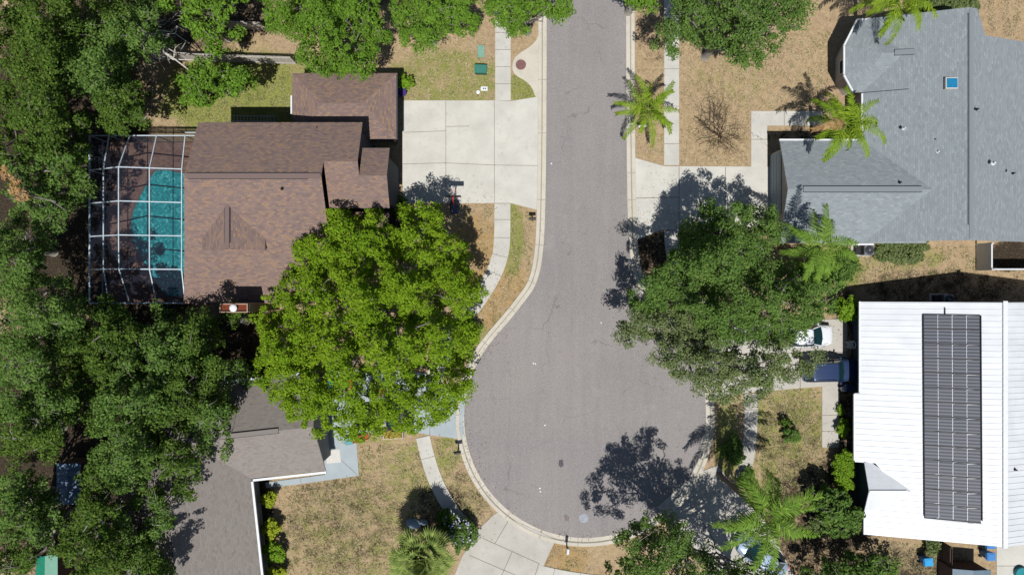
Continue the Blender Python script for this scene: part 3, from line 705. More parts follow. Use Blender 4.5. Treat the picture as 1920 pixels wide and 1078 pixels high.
# dormer: gabled roof over a projecting bay
gy0, gy1, ga = 848, 940, 894; gh = 3.62; gb = 2.74
DY0, DY1, DYM = 848+2, 938, 894
ap = (1586,DYM+2,gh); bk = (1660,DYM+2,gh)
roof_mesh(rb, [([(1588,DY0,gb),ap,bk,(1600,DY0,gb+.02)][::1],(1,0)), ([(1588,DY1,gb),(1600,DY1,gb+.02),bk,ap],(1,0))], t=.1, mi_top=0)
rb.build('roof', [M['white_metal'], M['white']], hw, off=hw.location)
wb.build('wall', [M['tealwall']], hw, off=hw.location)
bars(hw, 'ridge_cap', M['white'], [(G3(xr_,562,hR+.03), G3(xr_,981,hR+.03))], .34, .06); bars(hw, 'ridge_cap', M['white'], [(G3(1587,DYM+2,gh+.03), G3(1652,DYM+2,gh+.03))], .16, .05)
b = MB()
b.face([G3(1602,856,0), G3(1602,934,0), G3(1602,934,2.7), G3(1602,DYM+2,3.42), G3(1602,856,2.7)]); b.face([G3(1602,856,0), G3(1602,856,2.7), G3(1640,856,2.7), G3(1640,856,0)]); b.face([G3(1602,934,0), G3(1602,934,2.7), G3(1640,934,2.7), G3(1640,934,0)])
b.build('bay_wall', M['tealwall'], hw, off=hw.location)
window(hw, (g(1601.5,0)[0], g(0,880)[1], 1.6), PI, .9, 1.2); window(hw, (g(1601.5,0)[0], g(0,908)[1], 1.6), PI, .9, 1.2)
bars(hw, 'gutter', M['white'], [(G3(1581,564,2.6), G3(1581,727,2.6)), (G3(1572.5,729,2.52), G3(1572.5,848,2.52)), (G3(1588.5,942,2.66), G3(1588.5,979,2.66))], .13, .13)
pipe_vent(hw, w(1904,880,5.1), M['black'], .05, .2)
b = MB(); n_ = w(1848,742,4.75)
b.tube([w(1842,735,4.8), w(1846,742,4.85), w(1852,740,4.8)], .04); b.build('roof_pipe', M['darkmetal'], hw, off=hw.location); b = MB(); b.tube([w(1840,752,4.72), w(1843,753,4.72)], .05); b.build('roof_pipe', M['darkmetal'], hw, off=hw.location)
# solar pool heater
so3 = thing('solar_collector', G3(1700,760), 'long black solar pool heater grid on the white metal roof', 'solar heater')
SX = [(1732.5,1758),(1759.6,1784.8),(1786.6,1811.9),(1813.6,1837.5)]; 
def roofpt(px, py, dz=.05):
    h = 3.5
    for _ in range(8):
        gx = 960+(px-960)*(H-h)/H; h = hl(gx)+dz
    return w(px, py, h)
for c, (xa, xb) in enumerate(SX):
    for r in range(14):
        ya = 590+r*27.25; yb = ya+26.2; cc = (r/13)
        ya += c*.7+cc*(c-3)*-.0+ (c*2.6*cc); yb += c*.7+(c*2.6*cc)
        dx = 2*cc
        b = MB(); P = [roofpt(xa+dx,yb), roofpt(xb+dx,yb), roofpt(xb+dx,ya), roofpt(xa+dx,ya)]
        b.face(P); b.face([p-Vector((0,0,.04)) for p in P][::-1])
        for i in range(4): b.face([P[i]-Vector((0,0,.04)), P[(i+1)%4]-Vector((0,0,.04)), P[(i+1)%4], P[i]])
        b.build('collector_panel', M['solar'], so3, off=so3.location)
for r in range(15):
    ya = 589.2+r*27.25; b = MB(); cc = r/14; b.bar(roofpt(1731+2*cc,ya,.07), roofpt(1838+2*cc,ya+2+8*cc,.07), .05, .05); b.build('strap', M['black'], so3, off=so3.location)
b = MB(); b.tube([roofpt(1731,590,.1), roofpt(1733.5,968,.1)], .05); b.tube([roofpt(1839,592,.1), roofpt(1841.5,976,.1)], .05); b.tube([roofpt(1772,577,.1), roofpt(1772,590,.1)], .035); b.build('header_pipe', M['darkmetal'], so3, off=so3.location)

# ---- taupe shingled house (lower left), turned about 6 degrees
ht = thing('house', G3(480,900), 'taupe shingled house at lower left with white gutters', 'house')
AN = R(6.2); ux, uy = math.cos(AN), -math.sin(AN); vx, vy = math.sin(AN), math.cos(AN); PX0, PY0 = 628, 864.5
def xt(u, v, h=0.): return G3(PX0+u*ux+v*vx, PY0+u*uy+v*vy, h)
rb = MB(); wb = MB()
gable(rb, wb, 'x', -330, 0, -174, 0, 2.8, .5, 'gg', 13, xt)
gable(rb, wb, 'y', -120, 420, -375, -133, 2.8, .5, 'hg', 13, xt)
rb.build('roof', [M['sh_taupe'], M['white']], ht, off=ht.location)
wb.build('wall', [M['greywall']], ht, off=ht.location)
b = MB(); zz = 2.8+.5*87/S
bars(ht, 'gutter', M['white'], [(xt(-130,3,2.8), xt(1,3,2.8)), (xt(-131.5,5,2.81), xt(-131.5,400,2.81)), (xt(-250,-176,2.8), xt(1,-176,2.8))], .17, .14)
b = MB()
bars(ht, 'shadow_line', M['vent'], [(xt(-230,-91,zz-.03), xt(-60,-91,zz-.03)), (xt(-230,-82.5,zz-.03), xt(-60,-82.5,zz-.03)), (xt(-254,60,2.8+.5*121/S), xt(-254,380,2.8+.5*121/S))], .04, .08)
b = MB(); b.bar(xt(-230,-87,zz+.02), xt(-60,-87,zz+.02), .34, .06); b.build('ridge_vent', M['sh_taupe'], ht, off=ht.location)
b = MB(); c0 = xt(-12.5,-60,1.1); b.box(tuple(c0), (.08, 3.9, 2.2), AN); b.build('garage_door', M['white'], ht, off=ht.location)
# ------------------------------------------------------------ vegetation
def inpoly(P, X, Y):
    P = np.array(P, float); n = len(P); c = np.zeros(X.shape, bool)
    for i in range(n):
        x1, y1 = P[i]; x2, y2 = P[(i+1) % n]
        t = ((y1 > Y) != (y2 > Y)) & (X < (x2-x1)*(Y-y1)/((y2-y1) or 1e-9)+x1); c ^= t
    return c
def polydist(P, X, Y):
    P = np.array(P, float); n = len(P); D = np.full(X.shape, 1e9)
    for i in range(n):
        a = P[i]; b = P[(i+1) % n]; ab = b-a; L = (ab**2).sum() or 1e-9
        t = np.clip(((X-a[0])*ab[0]+(Y-a[1])*ab[1])/L, 0, 1)
        D = np.minimum(D, np.hypot(X-a[0]-t*ab[0], Y-a[1]-t*ab[1]))
    return D
def leaf_mesh(name, cen, nrm, size, mat, asp=.55, parent=None, loc=(0,0,0), extra=()):
    """one small folded leaf spray per centre"""
    N = len(cen); rg = np.random.default_rng(N)
    nrm = nrm/np.linalg.norm(nrm, axis=1, keepdims=True)
    r = rg.normal(size=(N,3)); t = np.cross(nrm, r); t /= np.linalg.norm(t, axis=1, keepdims=True)+1e-9
    bt = np.cross(nrm, t); s = (size*rg.uniform(.65, 1.3, N))[:,None]
    off = np.array(loc, float)
    cc = cen-off
    v = np.stack([cc-t*s, cc-bt*s*asp+nrm*s*.12, cc+t*s, cc+bt*s*asp-nrm*s*.05], 1).reshape(-1,3)
    me = bpy.data.meshes.new(name); me.vertices.add(4*N); me.vertices.foreach_set('co', v.ravel().astype('f4'))
    me.loops.add(4*N); me.loops.foreach_set('vertex_index', np.arange(4*N, dtype='i4'))
    me.polygons.add(N); me.polygons.foreach_set('loop_start', np.arange(0, 4*N, 4, dtype='i4'))
    me.materials.append(mat); me.update(calc_edges=True)
    return link(name, me, parent)
def fld(rg, X, Y, wl, k=7):
    out = np.zeros(X.shape)
    for _ in range(k):
        a = rg.uniform(0, 2*PI); f = 2*PI/(wl*rg.uniform(.7, 1.5)); out += np.cos((X*math.cos(a)+Y*math.sin(a))*f+rg.uniform(0, 6.3))
    return out/k**.5
def branch_path(rg, a, b, n=6, wob=.12):
    a = np.array(a); b = np.array(b); L = np.linalg.norm(b-a); P = []
    for i in range(n+1):
        t = i/n; p = a+(b-a)*t; p[2] += math.sin(t*PI)*L*.08
        if 0 < i < n: p += rg.normal(size=3)*L*wob*.35
        P.append(tuple(p))
    return P
def tree(name, label, cat, poly, h0, h1, seed, mat, group=None, clump=.62, leaves=70, ls=.15, gap=-1.35, lobe=2.6, foot=None, bark='barkgrey', nlimb=14, trunk_r=.28, rough=1.0, flat=.72, lower=.5, twigs=20, spread=1., amp=1.):
    rg = np.random.default_rng(seed)
    hm = (h0+h1)/2; P = np.array(poly, float); ctr = P.mean(0)
    if foot is None: f = w(ctr[0], ctr[1], hm*.55); foot = (f.x, f.y)
    else: foot = g(*foot)
    root = thing(name, (foot[0], foot[1], 0), label, cat, group)
    kx = (H-hm)/H/S; step = clump*1.18/kx                      # px spacing
    x0, y0 = P.min(0); x1, y1 = P.max(0)
    gx, gy = np.meshgrid(np.arange(x0, x1, step), np.arange(y0, y1, step*.9))
    gx = gx+(np.arange(gx.shape[0])[:,None] % 2)*step*.5
    gx = (gx+rg.normal(size=gx.shape)*step*.28).ravel(); gy = (gy+rg.normal(size=gy.shape)*step*.28).ravel()
    edge_n = fld(rg, gx, gy, 60)*9*rough
    D = polydist(P, gx, gy); ins = inpoly(P, gx, gy); sd = np.where(ins, D, -D)+edge_n*.6
    ok = (sd > clump/kx*.55); gx, gy, D = gx[ok], gy[ok], np.maximum(sd[ok], 1)
    Rm = max(20, np.percentile(D, 97)); t = np.clip(D/Rm, 0, 1)**.55
    lb = fld(rg, gx, gy, lobe*2/kx); fine = fld(rg, gx, gy, lobe*.8/kx)
    z = h0+(h1-h0)*t+ (lb*.6*amp+fine*.38*amp)*rough*min(1.3, (h1-h0)/3)
    keep = (lb*.55+fl2(rg, gx, gy, lobe/kx)*.75) > gap
    layers = [(gx[keep], gy[keep], z[keep], 1.0)]
    m = rg.uniform(size=len(gx)) < lower
    layers.append((gx[m]+rg.normal(size=m.sum())*step*.4, gy[m]+rg.normal(size=m.sum())*step*.4, z[m]-rg.uniform(.9, 2.6, m.sum())*min(1, (h1-h0)/2.5), .9))
    X = np.concatenate([l[0] for l in layers]); Y = np.concatenate([l[1] for l in layers]); Z = np.concatenate([l[2] for l in layers])
    Z = np.maximum(Z, h0*.62+.2)
    K = (H-Z)/H/S; C3 = np.stack([(X-960)*K, (539-Y)*K, Z], 1)
    n = len(C3); sc = rg.uniform(.6, 1.3, n)*clump
    nl = (leaves*(sc/clump)**1.6).astype(int)+8
    idx = np.repeat(np.arange(n), nl); N = len(idx)
    d = rg.normal(size=(N,3)); d[:,2] = np.abs(d[:,2])*np.where(rg.uniform(size=N) < .82, 1, -1); d /= np.linalg.norm(d, axis=1, keepdims=True)
    rad = (rg.uniform(.25, 1.08, N)**.6)[:,None]*sc[idx][:,None]
    # lopsided clumps
    st = rg.normal(size=(n,3))*.25+1; st[:,2] = flat
    pos = C3[idx]+d*rad*st[idx]*spread
    nrm = d*np.array([.9,.9,1.1])+rg.normal(size=(N,3))*.62+np.array([0,0,.42])
    cr = leaf_mesh('crown', pos, nrm, ls, M[mat], .6, root, root.location)
    # trunk and limbs
    b = MB(); fk = (rg.normal()*.3, rg.normal()*.3, min(2.6, h0*.5)); tr_ = trunk_r
    b.tube([(0,0,-.1),(0.02,0.03,.5),(fk[0]*.5,fk[1]*.5,fk[2]*.55),fk], [tr_*1.35,tr_*1.05,tr_*.92,tr_*.85], 9)
    tops = C3[:len(layers[0][0])]-np.array([foot[0],foot[1],0])
    if len(tops) > 4:
        ch = rg.choice(len(tops), min(nlimb, len(tops)), replace=False)
        for i in ch:
            tp = tops[i]-np.array([0,0,.35]); path = branch_path(rg, fk, tp, 7)
            L = np.linalg.norm(tp-np.array(fk)); r0 = tr_*rg.uniform(.3,.5)
            b.tube(path, list(np.linspace(r0, .025, len(path))), 5, cap=False)
            for _ in range(2 if trunk_r > .2 else 0):
                k = rg.integers(2, 5); q = np.array(path[k]); e = q+rg.normal(size=3)*np.array([.6,.6,.3])+np.array([0,0,.5])
                b.tube(branch_path(rg, q, e, 4), [.045,.035,.03,.022,.012], 4, cap=False)
        for i in rg.choice(len(tops), min(twigs, len(tops)), replace=False):     # pale twigs near the surface
            q = tops[i]+np.array([0,0,clump*.3]); e = q+rg.normal(size=3)*np.array([.6,.6,.12]); b.tube(branch_path(rg, q, e, 4, .12), [.022,.02,.016,.01,.006], 4, cap=False)
    b.build('trunk', M[bark], root, smooth=True)
    return root
def fl2(rg, x, y, wl): return fld(rg, x, y, wl, 5)
def circ(px, py, r, seed, n=16, k=.16, ax=1.0):
    rg = random.Random(seed); return [(px+ax*r*(1+rg.uniform(-k, k))*math.cos(2*PI*i/n), py+r*(1+rg.uniform(-k, k))*math.sin(2*PI*i/n)) for i in range(n)]

# the big bright tree
tree('maple_tree', 'large bright yellow green tree over the grey blue driveway, brightest crown of all', 'tree',
 [(600,395),(640,382),(680,392),(700,382),(740,408),(765,382),(805,378),(845,398),(852,438),(890,468),(906,480),(890,515),(908,545),(900,585),(885,602),(916,635),(892,665),(886,700),(888,740),(860,772),(830,795),(800,812),(770,822),(740,812),(705,828),(660,838),(620,815),(590,825),(560,812),(538,790),(508,752),(482,722),(472,672),(484,632),(472,592),(490,560),(520,530),(545,500),(528,480),(560,455),(590,440),(578,412)],
 5.4, 10.2, 11, 'leaf_bright', clump=.46, leaves=100, ls=.09, gap=-.72, lobe=1.5, amp=1.9, nlimb=30, trunk_r=.38, lower=.6, twigs=30)
# oaks on the right
tree('oak_tree', 'broad mid green oak whose shadow falls on the bright driveway of the grey shingled house', 'tree',
 [(1275,430),(1300,402),(1345,380),(1385,372),(1420,388),(1450,375),(1468,400),(1465,440),(1450,480),(1480,510),(1520,540),(1545,570),(1545,600),(1500,640),(1460,652),(1400,650),(1340,640),(1290,605),(1240,592),(1182,590),(1185,548),(1205,510),(1235,500),(1250,470),(1262,462)],
 5.6, 9.8, 21, 'leaf_oak', clump=.56, leaves=170, ls=.085, lobe=2.2, gap=-1.6, amp=1.5, lower=.8, nlimb=30, trunk_r=.4, rough=1.3, twigs=30)
tree('oak_tree', 'olive grey oak leaning over the right rim of the cul-de-sac', 'tree',
 [(1145,625),(1165,600),(1200,570),(1250,560),(1300,580),(1370,635),(1440,645),(1500,640),(1535,665),(1530,700),(1490,716),(1455,732),(1420,758),(1380,768),(1335,752),(1295,735),(1262,712),(1232,690),(1215,665),(1225,648),(1185,655),(1150,645)],
 4.2, 7.6, 22, 'leaf_olive', clump=.55, leaves=135, ls=.083, lobe=1.9, gap=-1.25, amp=1.3, nlimb=26, trunk_r=.3, rough=1.3, twigs=60, lower=.35)
tree('understory_tree', 'loose green tree between the oak and the air conditioner of the grey house', 'tree',
 [(1475,500),(1520,490),(1570,500),(1595,520),(1575,548),(1572,590),(1540,612),(1500,600),(1480,560)], 2.6, 4.6, 23, 'leaf_oak', clump=.45, leaves=55, ls=.11, lobe=1.5, gap=-.7, nlimb=10, trunk_r=.14)
# trees along the top
tree('oak_tree', 'green oak overhanging the garage roof of the brown shingled house', 'tree',
 [(500,-40),(482,20),(498,62),(545,78),(558,110),(552,125),(578,145),(605,142),(640,135),(672,158),(700,138),(712,105),(732,95),(745,60),(722,20),(720,-40)], 5.2, 9.0, 31, 'leaf_oakb', 'oaks along the top edge', clump=.5, leaves=115, ls=.09, amp=1.6, gap=-1.2, lobe=1.9, nlimb=20)
tree('oak_tree', 'green oak whose crown edge scallops over the top of the tan lawn', 'tree',
 [(705,-40),(722,10),(738,50),(752,90),(770,102),(800,95),(832,82),(850,70),(888,62),(905,35),(898,-40)], 4.8, 8.0, 32, 'leaf_oakb', 'oaks along the top edge', clump=.5, leaves=115, ls=.09, amp=1.6, gap=-1.2, lobe=1.8, nlimb=18)
tree('oak_tree', 'green oak covering the top end of the left sidewalk beside the street', 'tree',
 [(900,-40),(905,30),(928,60),(955,70),(995,62),(1012,50),(1025,38),(1050,42),(1066,15),(1072,-40)], 4.8, 8.0, 33, 'leaf_oakb', 'oaks along the top edge', clump=.5, leaves=115, ls=.09, amp=1.6, gap=-1.2, lobe=1.8, nlimb=18)
tree('oak_tree', 'tip of a green crown hanging over the right kerb at the top edge', 'tree',
 [(1140,-50),(1146,4),(1175,18),(1205,22),(1232,14),(1245,-50)], 4.6, 6.6, 34, 'leaf_oakb', 'oaks along the top edge', clump=.45, leaves=70, ls=.11, lobe=1.5, nlimb=8)
tree('oak_tree', 'wide dark green oak at the top right with its shadow on the sidewalk side', 'tree',
 [(1240,-40),(1250,30),(1222,55),(1212,90),(1235,118),(1265,110),(1290,92),(1318,92),(1345,102),(1375,128),(1408,132),(1440,112),(1470,88),(1495,70),(1512,40),(1520,-40)], 5.4, 9.2, 35, 'leaf_oak', 'oaks along the top edge', clump=.55, leaves=130, ls=.088, amp=1.4, lobe=2.2, gap=-1.15, nlimb=24, twigs=40)
# bottom trees
tree('oak_tree', 'oak at the bottom edge casting branchy shadow on the cul-de-sac', 'tree',
 [(1120,1140),(1128,1035),(1150,1010),(1162,975),(1195,975),(1225,955),(1265,965),(1295,985),(1318,1020),(1350,1040),(1400,1050),(1430,1045),(1460,1060),(1480,1150)], 6.6, 9.6, 41, 'leaf_oak', clump=.52, leaves=115, ls=.085, lobe=1.4, gap=-.85, amp=1.2, nlimb=34, trunk_r=.34, lower=.3, rough=1.3, twigs=40)
tree('oak_tree', 'thin crowned oak with open branches above the lower right driveway', 'tree',
 [(1300,1150),(1345,1075),(1400,1085),(1460,1090),(1490,1150),(1400,1190)], 7.5, 10.4, 42, 'leaf_oak', clump=.42, leaves=50, ls=.09, lobe=1.3, gap=.1, nlimb=34, trunk_r=.26, lower=.1, rough=1.4)
tree('garden_tree', 'dark leafy small tree beside the dormer of the white metal roofed house', 'tree',
 [(1525,930),(1550,915),(1585,918),(1612,935),(1618,965),(1610,1000),(1585,1015),(1555,1012),(1535,985),(1522,960)], 1.6, 3.4, 43, 'leaf_oak', clump=.42, leaves=70, ls=.14, lobe=1.2, gap=-1.1, nlimb=10, trunk_r=.12)
tree('garden_tree', 'low dark bushy tree at the bottom edge between silver car and blue bin', 'tree',
 [(1480,1100),(1500,1055),(1540,1050),(1590,1030),(1620,1040),(1660,1028),(1690,1060),(1680,1110),(1600,1130)], 1.8, 4.0, 44, 'leaf_oak', clump=.45, leaves=60, ls=.12, lobe=1.4, gap=-.4, nlimb=16, trunk_r=.14)
# western wood
forest = [
 (60,50,98,10.5,'at the very top left corner'),(165,112,78,9.5,'right of the top left corner crown'),(55,215,90,9.8,'on the left edge level with the garage roof'),
 (255,62,55,8.2,'beside the pale dead branches'),(225,200,50,7.2,'shading the green side lawn'),(88,348,72,8.8,'on the left edge level with the pool'),(122,262,52,8,'above the upper left corner of the pool enclosure'),
 (35,470,66,9.2,'on the left edge left of a deep dark gap'),(205,30,45,7.5,'at the top edge left of the bare branches'),
 (70,590,82,9.6,'on the left edge just below the dark gap'),(185,648,76,8.8,'below the lower left corner of the pool enclosure'),(285,655,70,8.2,'directly below the pool enclosure'),
 (372,640,52,7.0,'left of the chimney, below the deck corner'),(40,705,72,9.4,'on the left edge level with the taupe house eave'),(168,738,62,8.6,'above the small brown clearing'),(255,745,80,9.0,'left of the taupe roof with yellow green highlights'),
 (350,735,78,8.6,'touching the upper left of the taupe roof'),(400,808,46,7.6,'whose shadow lies on the taupe roof ridge'),(52,822,62,9.4,'above the blue grey shed roof'),(238,850,70,9.0,'right of the blue grey shed roof'),
 (318,880,60,8.2,'overhanging the left slope of the taupe roof'),(36,950,62,9.4,'on the left edge near the bottom'),(168,1003,66,9.0,'below the blue grey shed roof'),(270,975,56,8.2,'with its shadow on the lower taupe roof'),
 (230,1065,78,8.8,'at the bottom edge by the green roof'),(92,772,48,8.4,'filling the brown clearing left of the taupe house'),(192,918,40,7.6,'small and right beside the blue grey shed'),(88,985,46,8.2,'between blue grey shed and green roofed shed'),(14,1062,44,9.,'at the bottom left corner'),(285,1078,34,7.4,'at the bottom edge touching the taupe roof'),(440,600,26,4.2,'small and beside the chimney'),(440,700,34,5.4,'small and low at the taupe house corner')]
for i, (px, py, r, h, where) in enumerate(forest):
    dk = ('leaf_dark','leaf_oak','leaf_dark','leaf_oak','leaf_dark','leaf_oak')[(i*5+2) % 6]
    tree('oak_tree', 'dark oak of the western wood '+where, 'tree', circ(px, py, r*1.14, i+1, 18, .17), h*.55, h, 100+i, dk, 'oaks of the western wood', clump=.56, leaves=105, ls=.1, lobe=1.9, gap=-.8, nlimb=12, rough=1.3, twigs=14, lower=.55, amp=1.9)
tree('oak_tree', 'fresh green tree leaning over the pale wooden fence and side lawn', 'tree', [(328,150),(345,118),(380,108),(420,120),(455,118),(490,125),(494,150),(465,170),(440,185),(415,182),(395,200),(362,205),(340,190)], 3.4, 5.8, 151, 'leaf_oakb', clump=.45, leaves=60, ls=.12, lobe=1.5, gap=-.9, nlimb=16)
tree('oak_tree', 'fresh green oak behind the pale wooden fence at the top left', 'tree', [(300,-30),(290,20),(330,40),(350,90),(390,105),(430,90),(455,60),(440,40),(470,20),(480,-30)], 5.0, 7.6, 152, 'leaf_oakb', clump=.5, leaves=65, ls=.12, lobe=1.8, gap=-.6, nlimb=16)
tree('dry_shrub', 'tall shrub with rust brown dry leaves on the left edge', 'shrub', [(-5,300),(14,305),(24,330),(40,358),(54,372),(40,378),(18,352),(2,335)], 8.2, 9.6, 153, 'leaf_rust', clump=.3, leaves=50, ls=.11, lobe=1.2, gap=-2, nlimb=6, trunk_r=.08, lower=.2)

# hedge and shrubs
def shrub(name, label, px, py, r, h, mat, seed, cat='shrub', group=None, ls=.09, k=.2, ax=1., cl=.24, leaves=46, gap=-1.6):
    return tree(name, label, cat, circ(px, py, r*1.15, seed, 12, k, ax), h*.35, h, seed, mat, group, clump=cl, leaves=leaves, ls=ls, lobe=.8, gap=gap, nlimb=7, trunk_r=.05, bark='barkdark', twigs=0, lower=.7, rough=.25)
shrub('yellow_shrub', 'yellow green shrub nearest the painted walk corner by the taupe house', 504, 934, 17, 1.5, 'leaf_lime', 201, group='yellow shrubs along the taupe house')
shrub('yellow_shrub', 'yellow green shrub second from the painted walk by the taupe house', 507, 989, 17, 1.5, 'leaf_lime', 202, group='yellow shrubs along the taupe house')
shrub('yellow_shrub', 'greener yellow shrub third from the painted walk by the taupe house', 515, 1033, 19, 1.5, 'leaf_hedge', 203, group='yellow shrubs along the taupe house')
shrub('yellow_shrub', 'yellow green shrub at the bottom edge by the taupe house', 519, 1075, 15, 1.5, 'leaf_lime', 204, group='yellow shrubs along the taupe house')
tree('hedge', 'clipped bright green box hedge against the white metal roofed house', 'hedge', [(1563,846),(1600,844),(1603,880),(1601,916),(1580,920),(1568,912),(1564,880)], 1.0, 1.5, 210, 'leaf_hedge', clump=.2, leaves=40, ls=.075, gap=-3, nlimb=6, trunk_r=.05, rough=.12, lower=.9, twigs=0, bark='barkdark')
shrub('tall_shrub', 'bright green upright shrub at the upper left corner of the white metal roofed house', 1588, 578, 25, 2.2, 'leaf_hedge', 211, ax=.75)
shrub('shrub', 'round green shrub at the lower end of the front walk', 1580, 800, 15, 1.1, 'leaf_hedge', 212, group='shrubs along the front walk')
shrub('shrub', 'narrow green shrub near the bins beside the front walk', 1575, 768, 8, .7, 'leaf_hedge', 213, group='shrubs along the front walk')
shrub('sapling', 'small green sapling alone in the right hand lawn', 1484, 815, 15, 1.7, 'leaf_oak', 214, 'sapling', gap=-.8)
shrub('shrub', 'small dark sprig in the lawn above the sapling', 1472, 792, 9, 1.2, 'leaf_dark', 224, gap=-.8)
shrub('shrub', 'leafy green shrub at the corner of the garage next to the purple pot', 761, 152, 13, 1.5, 'leaf_hedge', 215)
shrub('flowering_shrub', 'lilac flowering shrub beside the cracked slab driveway', 862, 1000, 27, 1.6, 'leaf_oak', 216, gap=-1.2)
shrub('flowering_shrub', 'small lilac flowering shrub right behind the fan palm', 838, 975, 20, 1.5, 'leaf_dark', 226, gap=-1.2)
shrub('shrub', 'dark green shrub on the verge beside the curved sidewalk', 880, 612, 17, 1.2, 'leaf_dark', 217)
shrub('shrub', 'green shrub against the lower driveway palm in the shade', 1375, 845, 22, 1.2, 'leaf_oak', 218)
shrub('spiky_shrub', 'yellow green tuft below the bottom eave of the white roof', 1748, 1026, 14, .9, 'leaf_olive', 219)
shrub('shrub', 'wild green shrub below the air conditioner of the grey house', 1580, 500, 26, 1.1, 'leaf_oak', 220, gap=-.9)
shrub('shrub', 'low green weeds shrub under the bottom eave of the grey house', 1690, 466, 30, .5, 'leaf_olive', 221, ax=1.6, gap=-.5)
shrub('shrub', 'brown green shrub row above the top eave of the grey house', 1775, 12, 28, 1.6, 'leaf_olive', 222, ax=2.0, gap=-.8)
shrub('shrub', 'green shrub under the lower right palm', 1395, 900, 16, 1.0, 'leaf_oak', 223)
shrub('shrub', 'olive shrub between palm and dark garden tree', 1535, 985, 20, 1.3, 'leaf_olive', 225, gap=-.8)
shrub('flowering_shrub', 'small purple leaved shrub below the bright driveway corner', 745, 385, 16, 1.2, 'leaf_dark', 227)
# lilac blossoms on their shrub
def blossoms(root, px, py, r, n, seed):
    rg = np.random.default_rng(seed); a = rg.uniform(0, 2*PI, n); q = np.sqrt(rg.uniform(0, 1, n))*r
    c = np.array([w(px+q[i]*math.cos(a[i]), py+q[i]*math.sin(a[i]), 1.5+.2*rg.uniform()) for i in range(n)])
    leaf_mesh('blossom', c, rg.normal(size=(n,3))*.4+np.array([0,0,1.]), .07, M['flowerpurple'], .8, root, root.location)
blossoms(bpy.data.objects['flowering_shrub'], 862, 997, 26, 70, 3)
blossoms(bpy.data.objects['flowering_shrub.001'], 842, 972, 16, 14, 4)

# bare trees
def bare(name, label, foot, top_pts, rad, bark, seed, sub=5, cat='bare tree', h0=1.0, tw=.7):
    rg = np.random.default_rng(seed); root = thing(name, G3(*foot), label, cat); b = MB()
    base = np.array([0,0,h0]); b.tube([(0,0,-.1),(0,0,h0*.5),tuple(base)], [rad*1.2,rad,rad*.9], 8)
    F0 = np.array(root.location)
    for (px, py, h) in top_pts:
        e = np.array(w(px, py, h))-F0; P = branch_path(rg, base, e, 7, .16)
        b.tube(P, list(np.linspace(rad*.6, .02, len(P))), 5, cap=False)
        for _ in range(sub):
            k = rg.integers(2, 7); q = np.array(P[k]); d = (e-base); d /= np.linalg.norm(d)
            e2 = q+(d+rg.normal(size=3)*.7)*tw*rg.uniform(.5,1.4); P2 = branch_path(rg, q, e2, 4, .25)
            b.tube(P2, [rad*.25,rad*.2,rad*.15,rad*.1,.01], 4, cap=False)
            for _ in range(3):
                q3 = np.array(P2[rg.integers(1, 5)]); e3 = q3+rg.normal(size=3)*tw*.45; b.tube([tuple(q3), tuple((q3+e3)/2+rg.normal(size=3)*.04), tuple(e3)], [rad*.12,.012,.006], 3, cap=False)
    b.build('trunk', M[bark], root); return root
bare('bare_tree', 'dead tree with pale white branches leaning over the wooden fence', (262,75), [(297,30,5),(355,82,5.2),(352,60,5.6),(420,145,5.0),(350,100,4.4),(240,38,5),(300,60,5.5),(380,125,4.6)], .17, 'barkpale', 3, 5, tw=1.1)
bare('bare_shrub', 'leafless dark small tree in the tan lawn of the grey shingled house', (1347,258), [(1310,225,1.5),(1325,205,1.8),(1345,200,1.9),(1370,195,1.8),(1385,240,1.3),(1312,270,1.2),(1345,285,1.1),(1375,275,1.2),(1322,240,1.4),(1360,215,1.9),(1335,190,1.6),(1392,262,1.0)], .045, 'barkdark', 4, 8, 'bare shrub', .25, .75)

# ------------------------------------------------------------ palms
def frond_mesh(rg, top, az, el, L, droop, mat, root, nl=34, wd=.065, leaf=.62):
    cv = rg.normal()*.5; b = MB(); n = 12; pts = []; p = np.array(top, float); e = el
    for i in range(n+1):
        pts.append(p.copy()); d = np.array([math.cos(az)*math.cos(e), math.sin(az)*math.cos(e), math.sin(e)]); az += cv/n
        p = p+d*L/n; e -= droop/n*(0.5+i/n)
    b.tube([tuple(q) for q in pts], list(np.linspace(.035, .008, n+1)), 4, cap=False)
    pts = np.array(pts)
    for k in range(nl):
        t = .12+.88*k/nl; f = t*n; i = min(n-1, int(f)); q = pts[i]+(pts[i+1]-pts[i])*(f-i)
        d = pts[i+1]-pts[i]; d /= np.linalg.norm(d); side = np.cross(d, [0,0,1.]); side /= np.linalg.norm(side)+1e-9; up = np.cross(side, d)
        ll = leaf*math.sin(min(1, (t*1.35+.18))*PI*.72)**.7*rg.uniform(.85,1.1)*(1.05-t*.45)
        for s in (-1, 1):
            v = side*s*.8+d*(.4+.6*t+rg.uniform(-.15,.15))+up*rg.uniform(-.3,.45)-np.array([0,0,.35]); v /= np.linalg.norm(v)
            w_ = np.cross(v, up+rg.normal(size=3)*.35); w_ /= np.linalg.norm(w_)+1e-9; w_ *= wd/2
            m_ = q+v*ll*.5; e_ = q+v*ll-np.array([0,0,ll*.22])
            b.face([q-w_*.6, m_-w_, e_, m_+w_, q+w_*.6])
    return b.build('frond', mat, root)
